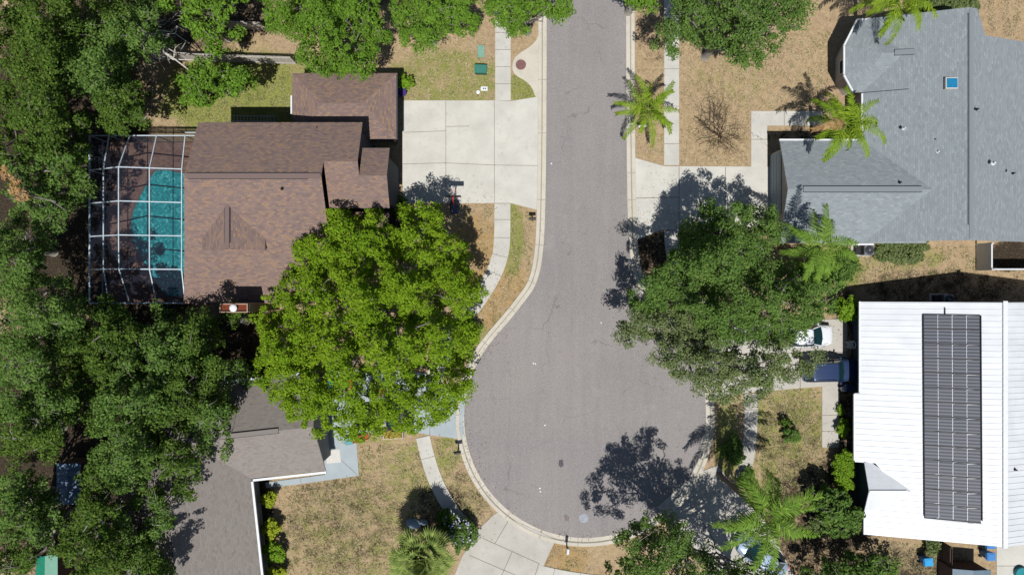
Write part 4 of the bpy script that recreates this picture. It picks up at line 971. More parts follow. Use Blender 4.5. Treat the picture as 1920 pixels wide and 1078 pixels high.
def palm(label, foot, top, h, n, L, seed, mat, tr=.16, droop=1.6, dirs=None, cat='palm tree', leaf=.62, wd=.07, brown=()):
    rg = np.random.default_rng(seed); root = thing('palm_tree', G3(*foot), label, cat, None)
    T = np.array(w(top[0], top[1], h))-np.array(root.location)
    b = MB(); P = [(0,0,-.1)]
    for i in range(1, 9):
        t = i/8; P.append((T[0]*t**1.25, T[1]*t**1.25, T[2]*t))
    b.tube(P, [tr*1.5,tr*1.15]+[tr]*5+[tr*1.1,tr*.9], 9)
    for k in range(14):
        t = (k+1)/15; q = np.array([T[0]*t**1.25, T[1]*t**1.25, T[2]*t]); b.tube([tuple(q), tuple(q+np.array([0,0,.05]))], tr*1.06, 9)
    b.build('trunk', M['palmtrunk'], root, smooth=True)
    azs = dirs or [2*PI*i/n+rg.uniform(-.2,.2) for i in range(n)]
    for i, a in enumerate(azs):
        el = (.25, .75, .5, .05, .95)[i % 5]+rg.uniform(-.12,.12)
        frond_mesh(rg, tuple(T+np.array([math.cos(a)*.08, math.sin(a)*.08, 0])), a, el, L*rg.uniform(.7,1.12), droop*rg.uniform(.75,1.35), M['leaf_rust'] if i in brown else mat, root, leaf=leaf, wd=wd)
    return root
palm('small yellow green palm between the right kerb and the straight sidewalk', (1205,214), (1216,206), 2.8, 13, 3.3, 1, M['leaf_palm'], .15, 1.5, leaf=.6, wd=.06)
palm('leaning palm over the inner corner of the grey shingled house', (1522,260), (1586,232), 5.9, 17, 3.3, 2, M['leaf_palm'], .15, 1.8, leaf=.7, wd=.065, brown=(9,))
palm('palm at the top edge above the bay of the grey shingled house', (1604,48), (1686,-2), 6.3, 17, 3.4, 3, M['leaf_palm'], .15, 1.8, leaf=.7, wd=.055)
palm('dark green palm shading the lower left corner of the grey shingled roof', (1463,470), (1540,462), 7.6, 15, 3.3, 4, M['leaf_palmd'], .15, 1.7, leaf=.75, wd=.06)
palm('tall palm with a slanting grey trunk above the lower right driveway', (1348,890), (1434,965), 8.4, 20, 4.3, 5, M['leaf_palmd'], .19, 1.6, leaf=.9, wd=.08)
palm('low feathery palm clump beside the air conditioner of the grey house', (1500,520), (1528,520), 3.2, 12, 2.7, 6, M['leaf_palmd'], .12, 1.5, leaf=.6, wd=.08)
def fan_palm(label, foot, top, h, n, seed):
    rg = np.random.default_rng(seed); root = thing('fan_palm', G3(*foot), label, 'palm tree'); T = np.array(w(top[0], top[1], h))-np.array(root.location)
    b = MB(); b.tube([(0,0,-.1),(T[0]*.4,T[1]*.4,T[2]*.5),tuple(T)], [.26,.2,.22], 9); b.build('trunk', M['palmtrunk'], root, smooth=True)
    for i in range(n):
        a = i*2.399+rg.uniform(-.2,.2); el = 1.35-1.5*(i/n)+rg.uniform(-.1,.1); PL = (.35+1.35*(i/n)**.7)*rg.uniform(.9,1.15)
        d = np.array([math.cos(a)*math.cos(el), math.sin(a)*math.cos(el), math.sin(el)]); q = T+d*PL
        b = MB(); b.tube([tuple(T), tuple((T+q)/2+np.array([0,0,.05])), tuple(q)], [.025,.02,.016], 4, cap=False)
        side = np.cross(d, [0,0,1.]); side /= np.linalg.norm(side)+1e-9; up = np.cross(side, d)
        for k in range(20):
            th = (k/19-.5)*3.6; v = d*math.cos(th)+side*math.sin(th)+up*.12; v /= np.linalg.norm(v); L = rg.uniform(1.0,1.25)*(1.05 if abs(th) < 1 else .85)
            wv = np.cross(v, up); wv /= np.linalg.norm(wv)+1e-9; wv = wv*.065+up*rg.uniform(-.02,.02); m_ = q+v*L*.55; e_ = q+v*L-np.array([0,0,.28*L])
            b.face([q-wv*.2, m_-wv, e_, m_+wv, q+wv*.2])
        b.build('fan_leaf', M['leaf_fan'], root)
fan_palm('bushy fan palm at the bottom edge beside the lilac shrub', (805,1005), (790,1048), 4.2, 40, 8)
# ------------------------------------------------------------ vehicles
def loft(b, st, n=20, p=3.2, mi=0):
    """st: (x, halfwidth, z0, z1); superellipse sections along x"""
    k = len(b.v)
    for x, hw_, z0, z1 in st:
        zc, hz = (z0+z1)/2, (z1-z0)/2
        for j in range(n):
            t = 2*PI*j/n; c, s_ = math.cos(t), math.sin(t)
            b.v.append((x, hw_*math.copysign(abs(c)**(2/p), c), zc+hz*math.copysign(abs(s_)**(2/p), s_)))
    for i in range(len(st)-1):
        for j in range(n):
            jj = (j+1) % n; b.f.append((k+i*n+j, k+i*n+jj, k+(i+1)*n+jj, k+(i+1)*n+j)); b.mi.append(mi); b.uv.append(None)
    b.f.append(tuple(k+n-1-j for j in range(n))[::-1][::-1]); b.f.append(tuple(k+(len(st)-1)*n+j for j in range(n))); b.mi += [mi,mi]; b.uv += [None,None]
def car(label, pos, rz, paint, kind='sedan', cat='car'):
    L, Wd = (4.6, 1.8) if kind == 'sedan' else (4.7, 1.86)
    root = thing('parked_car', G3(pos[0], pos[1], .045), label, cat, None, rz)
    hh = L/2; hw_ = Wd/2; b = MB()
    if kind == 'sedan': st = [(-hh,.62,.42,.78),(-hh+.12,.8,.3,.9),(-hh+.5,hw_-.02,.24,.96),(-.9,hw_,.22,.97),(.5,hw_,.22,.96),(1.3,hw_-.02,.24,.88),(hh-.35,.8,.26,.76),(hh-.08,.66,.32,.66),(hh,.5,.36,.56)]
    else: st = [(-hh,.78,.45,1.0),(-hh+.1,.86,.35,1.05),(-hh+.5,hw_,.3,1.08),(.3,hw_,.3,1.08),(1.2,hw_-.02,.3,1.06),(hh-.25,.86,.34,.98),(hh-.05,.8,.4,.85),(hh,.72,.45,.75)]
    loft(b, st, 24, 3.6); bd = b.build('body', paint, root, smooth=True)
    if kind == 'sedan': x = (-1.75, -1.1, .35, 1.2); zt = 1.42
    else: x = (-2.2, -1.95, .1, .75); zt = 1.68
    zb = st[3][3]-.03; wb_, wt = hw_-.1, hw_-.3
    if kind != 'sedan': wt = hw_-.22
    B = [(x[0],-wb_,zb),(x[3],-wb_,zb-.03),(x[3],wb_,zb-.03),(x[0],wb_,zb)]; T = [(x[1],-wt,zt),(x[2],-wt,zt),(x[2],wt,zt),(x[1],wt,zt)]
    # curved windshield from strips
    def pane(name, A, D, bulge):
        b = MB(); n = 6
        for i in range(n):
            t0, t1 = i/n, (i+1)/n
            f = lambda P, Q, t, k: (P[0]+(Q[0]-P[0])*t+k*math.sin(t*PI), P[1]+(Q[1]-P[1])*t, P[2]+(Q[2]-P[2])*t)
            b.face([f(A[0],A[1],t0,bulge), f(A[0],A[1],t1,bulge), f(D[0],D[1],t1,bulge*.5), f(D[0],D[1],t0,bulge*.5)])
        return b.build(name, M['carglass'], root, smooth=True)
    pane('windshield', (B[1],B[2]), (T[1],T[2]), .12); pane('rear_window', (B[3],B[0]), (T[3],T[0]), -.08)
    for s in (0,1):
        b = MB(); P = [B[0],B[1],T[1],T[0]] if s == 0 else [B[2],B[3],T[3],T[2]]; b.face(P); b.build('side_window', M['carglass'], root)
    b = MB(); rs = [(x[1]-.03,wt-.12,zt-.03,zt+.0),(x[1]+.15,wt+.0,zt-.04,zt+.035),((x[1]+x[2])/2,wt+.02,zt-.04,zt+.06),(x[2]-.12,wt,zt-.04,zt+.035),(x[2]+.05,wt-.1,zt-.05,zt+.0)]
    loft(b, rs, 16, 3.5); rf = b.build('roof', paint, root, smooth=True)
    for i in range(4): b = MB(); b.bar(B[i], T[i], .07, .06); b.build('pillar', paint, root)
    if kind != 'sedan':
        b = MB()
        for k in range(-3, 4): b.box(((x[1]+x[2])/2, k*.19, zt+.065), (1.7, .035, .03))
        b.build('roof_ribs', paint, rf)
        for s in (-1, 1):
            b = MB(); b.bar((x[1]+.2, s*(wt-.02), zt+.1), (x[2]-.2, s*(wt-.02), zt+.1), .04, .04); b.build('roof_rail', M['black'], rf)
    for sx in (-1, 1):
        for sy in (-1, 1):
            b = MB(); c = (sx*L*.3, sy*(hw_-.12), .33); 
            b.tube([(c[0], c[1]-.11, c[2]), (c[0], c[1]+.11, c[2])], .33, 20); wh = b.build('wheel', M['tyre'], root)
            b = MB(); b.tube([(c[0], c[1]+sy*.1, c[2]), (c[0], c[1]+sy*.125, c[2])], .2, 14); b.build('rim', M['steel'], wh)
    for s in (-1, 1):
        b = MB(); b.box((x[3]-.25, s*(hw_+.06), zb+.08), (.14, .2, .13), 0, bev=.03); b.build('wing_mirror', paint, root)
        b = MB(); b.box((hh-.18 if kind == 'sedan' else hh-.1, s*.58, .62 if kind == 'sedan' else .82), (.22, .3, .12), -s*.35, bev=.03); b.build('headlight', M['offwhite'], root)
        b = MB(); b.box((-hh+.1, s*.62, .8), (.12, .28, .12), 0, bev=.02); b.build('tail_light', M['red'], root)
    b = MB()
    for s in (-1,1): b.bar((x[3]+.06, s*.75, zb-.0), (hh-.45, s*.6, zb-.2 if kind == 'sedan' else zb-.04), .012, .02)
    b.bar((x[3]+.12, -.3, zb+.04), (x[3]-.1, .25, zb+.2), .02, .02)
    b.build('trim', M['black'], root)
    return root
car('white sedan on the right driveway with only its hood clear of the oak', (1502,629), R(2), M['carwhite'])
car('slate blue vehicle with ribbed roof parked nose towards the white metal roofed house', (1552,692), R(1), M['carnavy'], 'suv')
car('silver blue car half hidden by palm fronds at lower right', (1421,1036), R(142), M['carsilver'])
car('black car glimpsed beneath the bright green tree on the painted driveway', (724,780), R(4), M['carblack'])

# ------------------------------------------------------------ bins, utilities, yard things
def bin_(label, px, py, mat, mat2, rz=0, group=None, s=1.0):
    r = thing('wheeled_bin', G3(px, py), label, 'bin', group, rz); b = MB()
    b.box((0,0,.5*s), (.62*s,.6*s,.94*s), 0, taper=.78, bev=.06); b.build('body', mat, r)
    b = MB(); b.box((.02,0,1.0*s), (.7*s,.66*s,.08), 0, bev=.03); b.box((-.02,0,1.05*s), (.46*s,.42*s,.03), 0, bev=.01); b.build('lid', mat2, r)
    b = MB(); b.tube([(-.38*s,-.26*s,.96*s),(-.38*s,.26*s,.96*s)], .022); b.build('handle', mat, r)
    for k in (-1,1):
        b = MB(); b.tube([(-.26*s,k*.27*s,.12),(-.26*s,k*.33*s,.12)], .12, 12); b.build('wheel', M['tyre'], r)
    return r
bin_('blue wheeled bin touching the lower right corner of the white roof', 1842, 1012, M['bluebin'], M['bluebin'], 0)
bin_('second blue wheeled bin just below the one at the roof corner', 1842, 1034, M['bluebin'], M['bluebin'], 0)
bin_('bright blue bin standing alone left of the brown wooden fence', 1727, 1044, M['bluebin'], M['bluebin2'], .1)
bin_('dark grey blue bin beside the front walk of the white roofed house', 1582, 724, M['carnavy'], M['carnavy'], 0, None, .9)
bin_('pale grey bin next to the parked slate blue vehicle', 1576, 727, M['steel'], M['offwhite'], .1, None, .6)
# white round patio table and box by the wall
r = thing('garden_chair', G3(1590,645), 'white plastic tub chair beside the white sedan', 'chair', None, .1)
b = MB(); b.box((0,0,.42), (.5,.5,.05), 0, bev=.02); b.build('seat', M['white'], r)
b = MB(); b.tube([(.28*math.cos(a/8*PI-PI/2), .28*math.sin(a/8*PI-PI/2), .72) for a in range(9)], .04, 6); b.build('backrest', M['white'], r)
for sx in (-1,1):
    for sy in (-1,1): b = MB(); b.bar((sx*.22,sy*.22,0), (sx*.2,sy*.2,.41), .05, .05); b.build('leg', M['white'], r)
for sy in (-1,1): b = MB(); b.bar((-.25,sy*.27,.62), (.25,sy*.29,.7), .06, .05); b.build('armrest', M['white'], r)
# green electrical box, pad, meters
r = thing('transformer_box', G3(902,134), 'dark green utility box on the tan lawn', 'utility box'); b = MB(); b.box((0,0,.3), (.95,.62,.6), -.03, bev=.03); b.build('cabinet', M['green_box'], r)
b = MB(); b.box((0,.0,.63), (1.0,.68,.06), -.03, bev=.02); b.box((.25,-.26,.67), (.25,.06,.03)); b.build('lid', M['green_pad'] if 0 else plain('green_lid', C(52,124,110), .5), r)
b = MB(); b.box((g(902,97)[0], g(902,97)[1], .05), (.56,.98,.1), .02, bev=.02); o = b.build('utility_lid', M['green_pad'], None, off=(0,0,0)); setp(o, 'faded mint green ground lid above the dark green box', 'ground lid')
b = MB(); c = g(908,167); b.box((c[0],c[1],.04), (.56,.36,.08), 0, bev=.02); o = b.build('meter_box', M['white'], None); setp(o, 'small white water meter box with black slots at lawn corner', 'meter box')
m_ = MB()
for k in (-1,1): m_.box((c[0]+k*.08+.02,c[1],.085), (.1,.1,.02))
m_.build('meter_window', M['black'], o)
b = MB(); c = g(896.5,173.5); b.lathe((c[0],c[1],0), [(.16,0),(.16,.07),(.12,.09)], 18); setp(b.build('access_cap', M['white'], None), 'white round cap in the grass beside the meter box', 'ground cap')
# manholes
def manhole(label, px, py, r, mat, z=.06):
    c = g(px,py); rt = thing('manhole', (c[0],c[1],z-.03), label, 'manhole'); b = MB(); b.lathe((0,0,0), [(r*1.12,.0),(r*1.12,.034),(r,.036)], 28); b.build('ring', M['kerb'] if z > .03 else mat, rt)
    b = MB(); b.lathe((0,0,0), [(r*.96,.0),(r*.96,.045)], 28)
    for k in range(-3,4): b.box((0,k*r*.24,.047), (2*r*.85*math.sqrt(max(0,1-(k*.26)**2)),.02,.006))
    b.build('cover', mat, rt)
manhole('rusty brown round cover in the storm drain apron', 976.5, 122.5, .44, M['rust'], .09)
manhole('pale grey round cover near the bottom of the cul-de-sac', 1094.5, 970.5, .34, plain('pale_cover', C(160,164,172), .8, var=.3, sc=12), .018)
sheet('asphalt_patch', [(1057,964),(1063,965),(1068,970),(1066,976),(1059,976)], .0165, plain('mixed_bitumen', C(128,116,110), .9), 'small brownish patch left of the pale manhole cover', 'road patch', .004)
# mailboxes
def mailbox(label, px, py, rz, mat, box=(.5,.2,.24), post='black', hgt=1.05):
    r = thing('mailbox', G3(px,py), label, 'mailbox', None, rz); b = MB(); b.bar((0,0,0), (0,0,hgt), .1, .1); b.build('post', M[post], r)
    b = MB(); n = 8; w2, l2, h2 = box[1]/2, box[0]/2, box[2]
    prof = [(-w2,0),(w2,0)]+[(w2*math.cos(PI*i/n), h2*.55+h2*.45*math.sin(PI*i/n)) for i in range(n+1)]
    k = len(b.v)
    for x in (-l2, l2):
        for y, z in prof: b.v.append((x, y, hgt+z))
    m = len(prof)
    for i in range(m): j = (i+1) % m; b.f.append((k+i,k+j,k+m+j,k+m+i)); b.mi.append(0); b.uv.append(None)
    b.f.append(tuple(k+m-1-i for i in range(m))); b.f.append(tuple(k+m+i for i in range(m))); b.mi += [0,0]; b.uv += [None]*2
    b.build('box', mat, r); b = MB(); b.bar((.1,-w2-.02,hgt+.1), (.1,-w2-.02,hgt+.3), .02, .05); b.build('flag', M['red'], r)
    b = MB(); b.bar((-.28,0,hgt-.1), (.28,0,hgt-.1), .07, .07); b.build('arm', M[post], r)
mailbox('black mailbox on the verge beside the curved left kerb', 998, 413, 0, M['black'], (.55,.2,.26))
mailbox('dark mailbox leaning over the kerb at the sidewalk verge end', 860, 841, R(8), M['darkmetal'], (.55,.22,.3), hgt=1.2)
mailbox('white topped mailbox on the brown verge at the bottom of the cul-de-sac', 1062.5, 1022, R(85), M['white'], (.42,.22,.26), hgt=1.15)
mailbox('white mailbox beneath the small palm beside the right kerb', 1199, 243, R(4), M['white'], (.62,.2,.2))
# basketball hoop
r = thing('basketball_hoop', G3(853,388), 'portable basketball hoop with dark blue base at the driveway edge', 'basketball hoop'); L0 = Vector(r.location)
b = MB(); b.box((0,-.05,.14), (.72,1.15,.26), 0, taper=1, bev=.09); b.box((0,.05,.3), (.42,.7,.1), 0, bev=.04); b.build('base', plain('dark_blue_tank', C(44,60,86), .4), r)
b = MB(); b.tube([(0,.1,.2),(.02,.2,2.2),(.1,.28,3.1)], .055, 10); b.build('pole', M['red'], r)
bb = Vector(G3(857,378,3.2))-L0
b = MB(); b.bar((.1,.28,2.95), (bb.x, bb.y-.03, 3.2), .07, .07); b.build('arm', M['red'], r)
b = MB(); b.box((bb.x,bb.y,3.2), (1.12,.05,.75), 0, bev=.0); b.build('backboard', M['darkmetal'], r)
b = MB(); pts = [(bb.x+.23*math.cos(a*PI/9), bb.y+.33+.23*math.sin(a*PI/9), 3.0) for a in range(19)]; b.tube(pts, .014, 6, cap=False); b.bar((bb.x,bb.y+.02,3.0), (bb.x,bb.y+.12,3.0), .12, .04); rim = b.build('rim', M['orange'], r)
b = MB()
for a in range(12):
    t0 = a*PI/6; t1 = t0+PI/6
    for s in (t1, t0-PI/6): b.tube([(bb.x+.22*math.cos(t0), bb.y+.33+.22*math.sin(t0), 2.99), (bb.x+.13*math.cos(s), bb.y+.33+.13*math.sin(s), 2.6)], .006, 3, cap=False)
b.build('net', M['white'], rim)
# AC units
def ac(label, px, py, extra=True):
    r = thing('air_conditioner', G3(px,py), label, 'air conditioner'); b = MB(); b.box((-.15,0,.05), (1.5,.95,.1)); b.build('pad', M['conc2'], r)
    b = MB(); b.box((.2,0,.5), (.8,.8,.78), 0, bev=.05); 
    b.build('casing', M['steel'], r)
    b = MB(); b.lathe((.2,0,.875), [(.36,0),(.36,.03),(.33,.035)], 24); b.build('fan_well', M['black'], r)
    b = MB()
    for k in range(1,5): rr = .08*k; b.tube([(.2+rr*math.cos(a*PI/10), rr*math.sin(a*PI/10), .93) for a in range(21)], .008, 4, cap=False)
    b.lathe((.2,0,.9), [(.09,0),(.08,.06)], 12); b.build('grille', M['steel'], r)
    if extra: b = MB(); b.box((-.5,0,.3), (.42,.7,.4), 0, bev=.03); b.build('cabinet', M['darkmetal'], r)
    return r
ac('grey air conditioner unit on a pad below the grey shingled eave', 1615, 470)
ac('shaded air conditioner unit above the white metal roof', 1762, 561)
# fences
def plank_fence(label, p0, p1, h, mat, name='wooden_fence', pw=.14, rail_side=1, post_every=2.4, gap=.01):
    A = Vector(G3(*p0)); B = Vector(G3(*p1)); d = (B-A); L = d.length; d.normalize(); rz = math.atan2(d.y, d.x); rg = random.Random(int(p0[0]))
    r = thing(name, A, label, 'fence', None, rz); b = MB(); x = pw/2
    while x < L: b.box((x, rg.uniform(-.01,.01), h/2+rg.uniform(-.02,.02)), (pw-gap, .025, h)); x += pw
    b.build('planks', mat, r)
    x = 0
    while x <= L+.01: b = MB(); b.box((x, -.065*rail_side, h/2+.02), (.1,.1,h+.06)); b.build('post', mat, r); x += post_every
    for z in (.3, h-.25): b = MB(); b.box((L/2, -.033*rail_side, z), (L,.035,.09)); b.build('rail', mat, r)
    return r
plank_fence('weathered pale wooden fence between the side lawn and the woods', (290,112), (556,121), 1.8, M['wood'])
plank_fence('pale wooden fence further back behind the bright oak at top left', (395,54), (500,57), 1.7, M['wood'])
plank_fence('brown wooden fence running down from the white roof bottom edge', (1762,1012), (1762,1100), 1.6, M['woodbrown'])
def vinyl(label, p0, p1, h, gate=False):
    A = Vector(G3(*p0)); B = Vector(G3(*p1)); d = (B-A); L = d.length; rz = math.atan2(d.y, d.x)
    r = thing('vinyl_fence', A, label, 'fence', None, rz); b = MB(); b.box((L/2,0,h/2), (L,.05,h-.12)); 
    n = int(L/.15)
    for i in range(n): b.box((.075+i*.15, .027, h/2), (.012,.006,h-.2)); b.box((.075+i*.15, -.027, h/2), (.012,.006,h-.2))
    b.build('panel', M['white'], r); b = MB(); b.box((L/2,0,h-.05), (L,.11,.11)); b.build('top_rail', M['white'], r)
    x = 0
    while x <= L+.01: b = MB(); b.box((x,0,h/2+.05), (.135,.135,h+.1)); b.lathe((x,0,h+.09), [(.09,0),(.01,.07)], 4); b.build('post', M['white'], r); x += L/max(1, round(L/2.2))
vinyl('white vinyl fence running down from the grey house eave', (1830,459), (1830,506), 1.85)
vinyl('white vinyl fence crossing right above the shaded side yard', (1834,506), (1960,506), 1.85)
# black picket fence north of the cage
r = thing('metal_fence', G3(235,249), 'thin black metal fence above the pool enclosure', 'fence', None, R(-.8)); L = 6.6
for z in (.15, 1.15): b = MB(); b.box((L/2,0,z), (L,.04,.04)); b.build('rail', M['black'], r)
for k in range(5): b = MB(); b.box((k*L/4,0,.65), (.06,.06,1.3)); b.build('post', M['black'], r)
b = MB()
for k in range(60): b.box((.05+k*.11,0,.65), (.016,.016,1.0))
b.build('pickets', M['black'], r)
# ladder lying in the shade
r = thing('ladder', G3(437,223,.12), 'aluminium ladder lying in the shade along the upper house wall', 'ladder', None, R(-1)); b = MB()
for s in (-1,1): rl = MB(); rl.box((1.75,s*.22,0), (3.5,.035,.1)); rl.build('side_rail', M['alu'], r)
for k in range(13): q = MB(); q.tube([(.14+k*.27,-.2,0), (.14+k*.27,.2,0)], .022, 6); q.build('rung', M['alu'], r)
# purple pot
b = MB(); c = g(756,177); b.lathe((c[0],c[1],0), [(.2,0),(.3,.3),(.34,.6),(.36,.66),(.3,.66),(.27,.55)], 24); b.lathe((c[0],c[1],.5), [(.27,0),(.02,.03)], 20); setp(b.build('flower_pot', M['purple'], None, smooth=False), 'deep purple glazed pot by the garage wall corner', 'flower pot')
# toys on the blue driveway, seen through the crown
def toy_car(label, px, py, mat, rz):
    r = thing('toy_car', G3(px,py,.045), label, 'toy', None, rz); b = MB(); loft(b, [(-.5,.2,.14,.4),(-.4,.27,.1,.46),(0,.29,.1,.42),(.4,.26,.1,.38),(.52,.18,.14,.32)], 14); b.build('body', mat, r, smooth=True)
    for sx in (-1,1):
        for sy in (-1,1): q = MB(); q.tube([(sx*.32,sy*.24,.11),(sx*.32,sy*.32,.11)], .11, 12); q.build('wheel', M['tyre'], r)
    b = MB(); b.box((-.1,0,.47), (.2,.34,.12), 0, bev=.03); b.build('seat', M['black'], r)
toy_car('pink toy car under the bright green tree', 713, 735, M['pink'], .3)
toy_car('orange toy car under the bright green tree', 655, 722, M['orange'], 1.4)
toy_car('teal toy car close to the taupe garage under the tree', 616, 722, M['teal'], .8)
r = thing('play_slide', G3(668,822), 'small red and teal play slide peeking out beneath the bright tree', 'toy', None, .2)
b = MB(); b.box((-.5,0,.45), (.6,.6,.08), 0, bev=.02); b.build('platform', M['teal'], r)
b = MB(); b.bar((-.2,0,.48), (1.0,0,.06), .4, .04); b.build('chute', M['red'], r)
for s in (-1,1): b = MB(); b.bar((-.2,s*.21,.56), (1.0,s*.21,.14), .04, .12); b.build('chute_side', M['red'], r)
for sx in (-1,1):
    for sy in (-1,1): b = MB(); b.bar((-.5+sx*.27,sy*.27,0), (-.5+sx*.27,sy*.27,.42), .06, .06); b.build('leg', M['red'], r)
# planter with golden plants
r = thing('raised_planter', G3(738,812), 'wooden raised planter of golden plants under the tree edge', 'planter', None, .05)
b = MB(); 
for s in (-1,1): b.box((0,s*.36,.2), (1.6,.05,.4)); b.box((s*.775,0,.2), (.05,.67,.4))
b.build('frame', M['offwhite'], r); b = MB(); b.box((0,0,.18), (1.5,.67,.3)); b.build('soil', M['soil'], r)
rg = np.random.default_rng(9); n = 420; c = np.stack([rg.uniform(-.7,.7,n), rg.uniform(-.3,.3,n), rg.uniform(.4,.65,n)],1); 
o = leaf_mesh('plants', c, rg.normal(size=(n,3))*.5+np.array([0,0,1.]), .07, m_leaf('golden_leaves', F(.3,.22,.04), F(.42,.34,.06), F(.5,.42,.12)), .6, r)
# red potted things on the taupe porch
b = MB(); c = g(611,838); b.lathe((c[0],c[1],.05), [(.14,0),(.2,.3),(.2,.34),(.16,.34)], 18); b.lathe((c[0],c[1],.3), [(.16,0),(.02,.03)], 14); setp(b.build('flower_pot', plain('terracotta', C(150,80,60), .8), None), 'terracotta pot at the end of the speckled mat', 'flower pot')
# stones by the fan palm
for i, (px, py, rr, lb) in enumerate([(776,981,.42,'long blue grey boulder in the dark shadow by the fan palm'),(768,976,.26,'small blue grey boulder left of the long one'),(796,978,.24,'small blue grey boulder right of the long one'),(1462,985,.22,'round stone beneath the lower right palm')]):
    c = g(px,py); b = MB(); rg = random.Random(i); b.lathe((c[0],c[1],-.05), [(rr,0),(rr*1.05,.12),(rr*.85,.28),(rr*.4,.38),(.02,.4)], 9)
    b.v = [(c[0]+(x-c[0])*(1.5 if i == 0 else 1.1)+rg.uniform(-.03,.03), y+rg.uniform(-.03,.03), z) for x,y,z in b.v]; setp(b.build('boulder', M['stone'], None, smooth=True), lb, 'stone')
# sheds in the wood
def shed(label, pts, h, mat, wall):
    P = [w(px,py,h) for px,py in pts]; ctr = sum(P, Vector())/4; r = thing('garden_shed', (ctr.x,ctr.y,0), label, 'shed')
    b = MB(); Q = [ctr+(p-ctr)*.93 for p in P]; b.prism([(q.x,q.y) for q in Q], 0, h-.13); b.build('wall', wall, r, off=r.location)
    b = MB(); R0 = (P[0]+P[1])/2+Vector((0,0,.22)); R1 = (P[3]+P[2])/2+Vector((0,0,.22))
    def uvf(F_): return [(p.x, p.y) for p in F_]
    for F_ in ([P[0],P[3],R1,R0],[R0,R1,P[2],P[1]]): b.face(F_, 0, uvf(F_)); b.face([p-Vector((0,0,.08)) for p in F_][::-1], 0, uvf(F_))
    for a, c_ in ((P[0],P[3]),(P[2],P[1])): b.face([a-Vector((0,0,.08)), c_-Vector((0,0,.08)), c_, a], 0, uvf([a,c_,c_,a]))
    b.build('roof', mat, r, off=r.location)
    b = MB(); e0, e1 = P[3], P[2]; m_ = (e0+e1)/2; b.box((m_.x, m_.y-.0, 1.0), (.8, .05, 1.9)); b.build('door', M['woodbrown'], r, off=r.location)
shed('shed with blue grey corrugated roof in a gap of the western wood', [(106,868),(152,868),(150,944),(106,944)], 2.3, M['bluetarp'], M['woodbrown'])
shed('shed with green roof at the bottom edge of the western wood', [(68,1042),(108,1038),(108,1100),(66,1100)], 2.2, M['greenroof'], M['woodbrown'])
shed('low shed with grey blue roof right of the brown wooden fence', [(1786,1066),(1858,1068),(1858,1120),(1786,1120)], 2.0, M['shedroof'], M['woodbrown'])
b = MB(); c = w(1917,1076,.4); b.lathe((c.x,c.y,.05), [(.5,0),(.5,.35),(.44,.35),(.42,.1)], 20); setp(b.build('paddling_pool', M['teal'], None), 'small teal tub at the lower right corner of the patio', 'tub')
# low deck brick walls south of the brown house
b = MB(); 
# pieces of litter on the street
rg = random.Random(12)
for i, (px, py, wh) in enumerate([(1000,681,'left one of a close pair mid cul-de-sac'),(1004,682,'right one of a close pair mid cul-de-sac'),(1022,797,'alone in the middle of the cul-de-sac'),(1012,915,'upper one of a pair near the lower kerb'),(1013,921,'lower one of a pair near the lower kerb'),(1127,605,'left of the right hand oak tip'),(1034,307,'by the left kerb opposite the bright driveway'),(1236,835,'above the branchy tree shadow')]):
    c = g(px,py); b = MB(); n = 6; a0 = rg.uniform(0,3); b.prism([(c[0]+.07*math.cos(a0+k*PI/3)*rg.uniform(.6,1.2), c[1]+.07*math.sin(a0+k*PI/3)*rg.uniform(.6,1.2)) for k in range(n)], .013, .03)
    o = b.build('paper_scrap', M['white'], None); setp(o, 'tiny white scrap on asphalt, '+wh, 'litter', 'white scraps on the asphalt')

# fallen leaves and clippings blown along the kerbs and under the crowns
rg = np.random.default_rng(77); P = []
for (px, py, rx, ry, n) in [(880,560,60,120,900),(1230,520,50,120,900),(1340,420,120,30,500),(820,385,90,20,300),(1560,560,60,60,500),(640,1000,140,80,500),(1470,830,70,100,400),(230,150,160,90,900),(850,60,160,40,500),(1380,90,120,50,500),(1290,960,90,90,500),(1560,1030,120,50,700),(870,900,60,90,300),(560,130,100,60,300)]:
    a = rg.normal(size=(n,2)); P.append(np.stack([(px+a[:,0]*rx*.6-960)/S, (539-py-a[:,1]*ry*.6)/S], 1))
for i in range(0, len(edge)-1):
    m = int(rg.uniform(0, 1)**3*9); t = rg.uniform(0, 1, m); e0, e1 = np.array(edge[i]), np.array(edge[i+1])
    q = e0+(e1-e0)*t[:,None]+rg.normal(size=(m,2))*6.; q = q[(q[:,1] > -60)]
    P.append(np.stack([(q[:,0]-960)/S, (539-q[:,1])/S], 1))
P = np.concatenate(P); c = np.concatenate([P, rg.uniform(.088,.1,(len(P),1))], 1)
o = leaf_mesh('fallen_leaves', c, rg.normal(size=c.shape)*.25+np.array([0,0,1.]), .042, m_leaf('fallen_leaf_brown', F(.10,.07,.04), F(.2,.13,.07), F(.3,.22,.12), .1), .6)
setp(o, 'brown fallen leaves scattered along kerbs, lawns and under the trees', 'leaf litter', None, 'stuff')

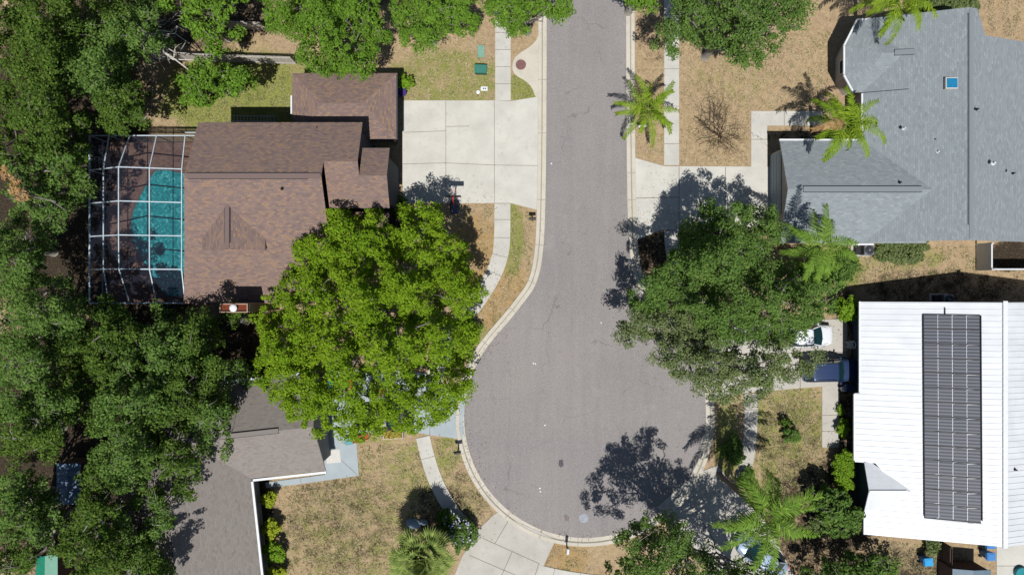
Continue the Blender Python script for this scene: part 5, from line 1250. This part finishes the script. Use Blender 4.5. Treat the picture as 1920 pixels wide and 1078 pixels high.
# tufts of dry and green grass on the lawns
lawns = [([(758,70),(926,70),(926,186),(758,186)],'d'),([(330,125),(545,125),(545,240),(330,240)],'g'),([(1276,60),(1400,130),(1500,60),(1560,60),(1550,205),(1405,205),(1405,310),(1276,310)],'d'),
 ([(530,912),(675,895),(672,835),(780,830),(830,940),(740,1000),(730,1078),(530,1078)],'m'),([(812,822),(858,826),(880,900),(925,962),(905,1000),(858,950)],'m'),([(1418,732),(1538,728),(1538,840),(1560,850),(1560,910),(1430,930)],'m'),
 ([(962,395),(1003,398),(996,500),(960,575),(915,625),(920,570),(955,500)],'m'),([(855,385),(925,385),(925,440),(900,515),(870,500)],'d'),([(1590,460),(1828,460),(1828,510),(1600,535)],'m'),([(1192,130),(1243,130),(1243,305),(1192,290)],'d'),
 ([(1030,1020),(1100,1030),(1110,1075),(1015,1070)],'d'),([(962,140),(985,155),(1000,180),(960,186)],'g'),([(1840,0),(1915,0),(1915,75),(1860,65)],'d'),([(1640,1010),(1755,1025),(1755,1078),(1640,1078)],'m')]
rg = np.random.default_rng(5); D_, G_ = [], []
for poly, k in lawns:
    A = np.array(poly, float); x0, y0 = A.min(0); x1, y1 = A.max(0); n = int((x1-x0)*(y1-y0)*.33)
    X = rg.uniform(x0, x1, n); Y = rg.uniform(y0, y1, n); m = inpoly(poly, X, Y) & (fld(rg, X, Y, 26)+fld(rg, X, Y, 9)*.6 > -.1); X, Y = X[m], Y[m]
    c = np.stack([(X-960)/S, (539-Y)/S, rg.uniform(.015, .035, len(X))], 1); f = {'d': .12, 'm': .42, 'g': .75}[k]; gm = fld(rg, X, Y, 70)*.25+rg.uniform(size=len(X)) < f
    G_.append(c[gm]); D_.append(c[~gm])
for nm, P, mt, lb in (('dry_grass_tufts', np.concatenate(D_), m_leaf('dry_grass', F(.16,.12,.07), F(.3,.24,.14), F(.48,.4,.26), .2), 'straw coloured dry tufts speckling the lawns'), ('green_grass_tufts', np.concatenate(G_), m_leaf('green_grass', F(.07,.09,.03), F(.13,.16,.045), F(.22,.24,.08), .3), 'green tufts speckling the lawns')):
    o = leaf_mesh(nm, P, rg.normal(size=P.shape)*.5+np.array([0,0,1.]), .06, mt, .45); setp(o, lb, 'grass', None, 'stuff')
